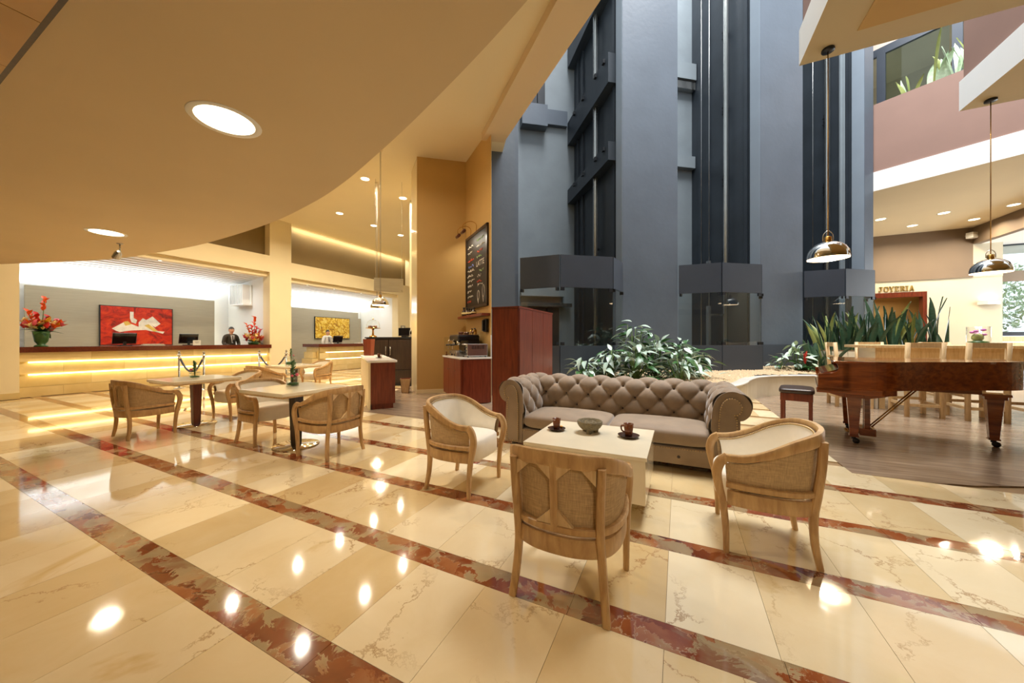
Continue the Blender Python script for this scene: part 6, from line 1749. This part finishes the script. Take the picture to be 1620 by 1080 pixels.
# ---- rope barriers
def stanchion(x, y, label):
    t = thing('rope_stanchion', label, 'stanchion', (x, y, 0), 0, 'chrome rope stanchions')
    q = MB(); q.lathe([(0.0, 0.0), (0.15, 0.0), (0.15, 0.012), (0.03, 0.03), (0.0, 0.03)], 24); q.build('base', 'chrome', t)
    q = MB(); q.lathe([(0.024, 0.02), (0.024, 0.93), (0.0, 0.93)], 14); q.build('post', 'steel', t)
    q = MB(); q.lathe([(0.026, 0.86), (0.055, 0.875), (0.055, 0.89), (0.026, 0.90)], 16); q.lathe([(0.026, 0.93), (0.03, 0.96), (0.02, 0.985), (0.0, 0.99)], 14); q.build('finial', 'chrome', t)
    return (x, y)
def rope(a, c, label, sag=0.34):
    t = thing('barrier_rope', label, 'rope', (0, 0, 0), 0, 'barrier ropes')
    pts = []
    for i in range(13):
        u = i / 12; pts.append((a[0] + (c[0] - a[0]) * u, a[1] + (c[1] - a[1]) * u, 0.87 - sag * 4 * u * (1 - u)))
    q = MB(); q.tube(pts, 0.022, 8); q.build('rope', 'rope_blue', t)
    for p, o_ in ((pts[0], pts[1]), (pts[-1], pts[-2])):
        q = MB(); q.tube([p, (p[0] * 0.3 + o_[0] * 0.7, p[1] * 0.3 + o_[1] * 0.7, p[2] * 0.3 + o_[2] * 0.7)], 0.026, 8); q.build('end_cap', 'chrome', t)
a = stanchion(-12.0, 4.47, 'chrome stanchion farthest left, before the reception desk'); c = stanchion(-11.1, 4.63, 'second chrome stanchion, sharing a rope with the first')
rope(a, c, 'drooping dark blue rope between the first two stanchions', 0.42)
a = stanchion(-11.3, 6.05, 'third chrome stanchion, right of the first pair'); c = stanchion(-10.6, 6.42, 'fourth chrome stanchion, nearest the far bouquet')
rope(a, c, 'drooping dark blue rope between the last two stanchions', 0.40)

# ================================================================== LAMPS OF THE ROOM
def downlight(x, y, z, r, label, power, col, cat_group, face='lamp_disc'):
    t = thing('downlight', label, 'ceiling light', (x, y, z), 0, cat_group)
    q = MB(); q.lathe([(r, -0.002), (r * 1.22, -0.004), (r * 1.24, 0.0), (r * 1.2, 0.01), (r, 0.01)], 32); q.build('rim', 'white_paint', t)
    q = MB(); q.lathe([(0.0, -0.001), (r, -0.001), (r, 0.004), (0.0, 0.004)], 32); q.build('diffuser', face, t)
    area_light('downlight_beam', (x, y, z - 0.03), r * 1.2, power, col, (0, 0, 0), None, 'DISK', math.radians(150))
downlight(-2.97, 1.365, SZ, 0.175, 'large round downlight in the curved soffit, nearest the camera', 30, WARM, 'soffit downlights')
downlight(-7.65, 2.02, SZ, 0.175, 'large round downlight in the curved soffit, toward the reception', 30, WARM, 'soffit downlights')
downlight(1.2, -0.7, SZ, 0.175, 'added fill downlight, large and round, in the curved soffit behind the camera', 30, WARM, 'soffit downlights')  # unseen lamp, added as fill
HL = [(-7.67, 6.74, 'hall ceiling downlight nearest the soffit edge'), (-10.55, 8.19, 'hall ceiling downlight left of the lamp cord, over the reception'), (-10.50, 9.63, 'hall ceiling downlight just left of the lamp cord'),
      (-7.66, 8.16, 'hall ceiling downlight right of the lamp cord, by the bar pillar'), (-10.45, 11.0, 'farthest hall ceiling downlight, low by the sign wire')]
for x, y, l in HL: downlight(x, y, CZ, 0.105, l, 54, WARM, 'hall ceiling downlights')
for k, (x, y) in enumerate(((-10.55, 6.74), (-10.55, 5.0), (-7.67, 5.0), (-4.8, 4.2), (-10.5, 3.5))):  # extra lamps added as fill, out of view above the soffit
    downlight(x, y, CZ, 0.115, 'added fill downlight hidden above the curved soffit, %s' % ['beside the column', 'over the desk queue', 'over the far cafe table', 'over the bar island', 'over the desk end'][k], 54, WARM, 'hall ceiling downlights')
RL = [(6.585, 17.1, 'shop-side ceiling downlight nearest the last elevator pier'), (8.04, 18.57, 'shop-side ceiling downlight above the shop sign'), (8.22, 17.19, 'middle shop-side ceiling downlight'), (9.64, 18.57, 'shop-side ceiling downlight by the white speaker'), (9.76, 17.13, 'shop-side ceiling downlight nearest the window')]
for x, y, l in RL: downlight(x, y, CZ, 0.13, l, 78, WARM, 'shop-side ceiling downlights')
# swivel spot on the soffit
t = thing('swivel_spot', 'small swivel spotlight hanging under the curved soffit', 'spotlight', (-8.30, 2.34, SZ))
q = MB(); q.lathe([(0.0, -0.01), (0.04, -0.01), (0.04, 0.0), (0.0, 0.0)], 14); q.tube([(0, 0, 0), (0, 0, -0.16)], 0.010, 8); q.build('stem', 'steel', t)
q = MB(); Rm = Matrix.Rotation(math.radians(50), 3, 'Y'); q.lathe([(0.025, 0.08), (0.045, 0.04), (0.055, -0.06)], 16, (-0.03, -0.02, -0.19), 0, True, Rm); h_ = q.build('head', 'steel', t)
q = MB(); q.lathe([(0.0, -0.056), (0.052, -0.056), (0.0, -0.05)], 16, (-0.03, -0.02, -0.19), 0, True, Rm); q.build('lens', 'lamp_disc', h_)
# small recessed spots in the niche soffits
for k, (y, z, l) in enumerate(((4.55, 3.55, 'first tiny recessed spot over the long desk'), (6.35, 3.55, 'second tiny recessed spot over the long desk'), (8.9, 3.47, 'first tiny recessed spot over the second desk'), (10.1, 3.47, 'second tiny recessed spot over the second desk'), (11.5, 3.47, 'third tiny recessed spot over the second desk'))):
    t = thing('recessed_spot', l, 'ceiling light', (XR - 0.24, y, z), 0, 'recessed spots over the desks')
    q = MB(); q.lathe([(0.035, -0.003), (0.06, -0.004), (0.06, 0.0)], 18); q.build('rim', 'steel', t); q = MB(); q.lathe([(0.0, -0.002), (0.035, -0.002), (0.0, 0.0)], 16); q.build('lens', 'lamp_inner', t)
# wall sconce
t = thing('wall_sconce', 'curved pale wall sconce throwing light up the cream wall', 'wall light', (10.70, YW - 0.02, 2.70))
q = MB(); q.prism([(-0.30, 0.0), (-0.24, -0.09), (-0.1, -0.15), (0.1, -0.15), (0.24, -0.09), (0.30, 0.0)], -0.06, 0.06); q.build('shade', 'white_stone', t)
q = MB(); q.prism([(-0.22, -0.01), (-0.1, -0.11), (0.1, -0.11), (0.22, -0.01)], 0.061, 0.065); q.build('lamp', 'sconce_glow', t)
area_light('sconce_up', (10.70, YW - 0.10, 2.80), 0.3, 3, WARM, (PI, 0, 0), 0.08)
# white speaker, wall plates, table-top of far right
t = thing('wall_speaker', 'small white speaker bracketed high in the corner of the taupe wall', 'speaker', (10.15, YW - 0.25, 5.30), 0.5)
q = MB(); q.box((0, 0, 0), (0.26, 0.2, 0.22)); b_ = q.build('housing', 'white_paint', t, 0.01); q = MB(); q.box((0, -0.104, 0), (0.22, 0.008, 0.18)); q.build('grille', 'paper', b_); q = MB(); q.tube([(0.0, 0.1, 0), (0.05, 0.26, 0.05)], 0.02, 8); q.build('bracket', 'white_paint', t)
for k, z in enumerate((1.95, 1.70)):
    t = thing('wall_plate', ['upper grey switch plate on the column past the second desk', 'lower grey switch plate on the column past the second desk'][k], 'switch plate', (XR + 0.005, 13.95 + 0.04 * k, z))
    q = MB(); q.box((0, 0, 0), (0.012, 0.34, 0.19)); q.build('plate', 'grey_plastic', t, 0.003); q = MB(); q.box((0.009, 0, 0), (0.008, 0.16, 0.09)); q.build('rocker', 'paper', t)
# garden tree outside the window
t = thing('garden_tree', 'leafy green tree growing outside the far window', 'tree', (13.2, 25.0, 0))
q = MB(); q.tube([(0, 0, 0), (0.1, 0, 1.5), (0, 0.1, 3.2)], [0.16, 0.12, 0.06], 8); q.build('trunk', 'bark', t)
q = MB(); rt = random.Random(3)
for k in range(2600):
    a = rt.random() * 6.28; ph = math.acos(rt.uniform(-1, 1)); r = 1.9 * rt.random() ** 0.4
    p = Vector((r * math.sin(ph) * math.cos(a) * 1.3, r * math.sin(ph) * math.sin(a), 3.3 + r * math.cos(ph) * 0.9))
    d1 = Vector((rt.uniform(-1, 1), rt.uniform(-1, 1), rt.uniform(-1, 1))) * 0.12; d2 = Vector((rt.uniform(-1, 1), rt.uniform(-1, 1), rt.uniform(-1, 1))) * 0.06
    q.add([p - d1, p + d2, p + d1, p - d2], [(0, 1, 2, 3)])
q.build('foliage', 'leaf_pale', t)
b = MB(); b.bb(4, 30, 22.8, 45, -0.3, -0.02); struct(b.build('floor_garden', 'road'))
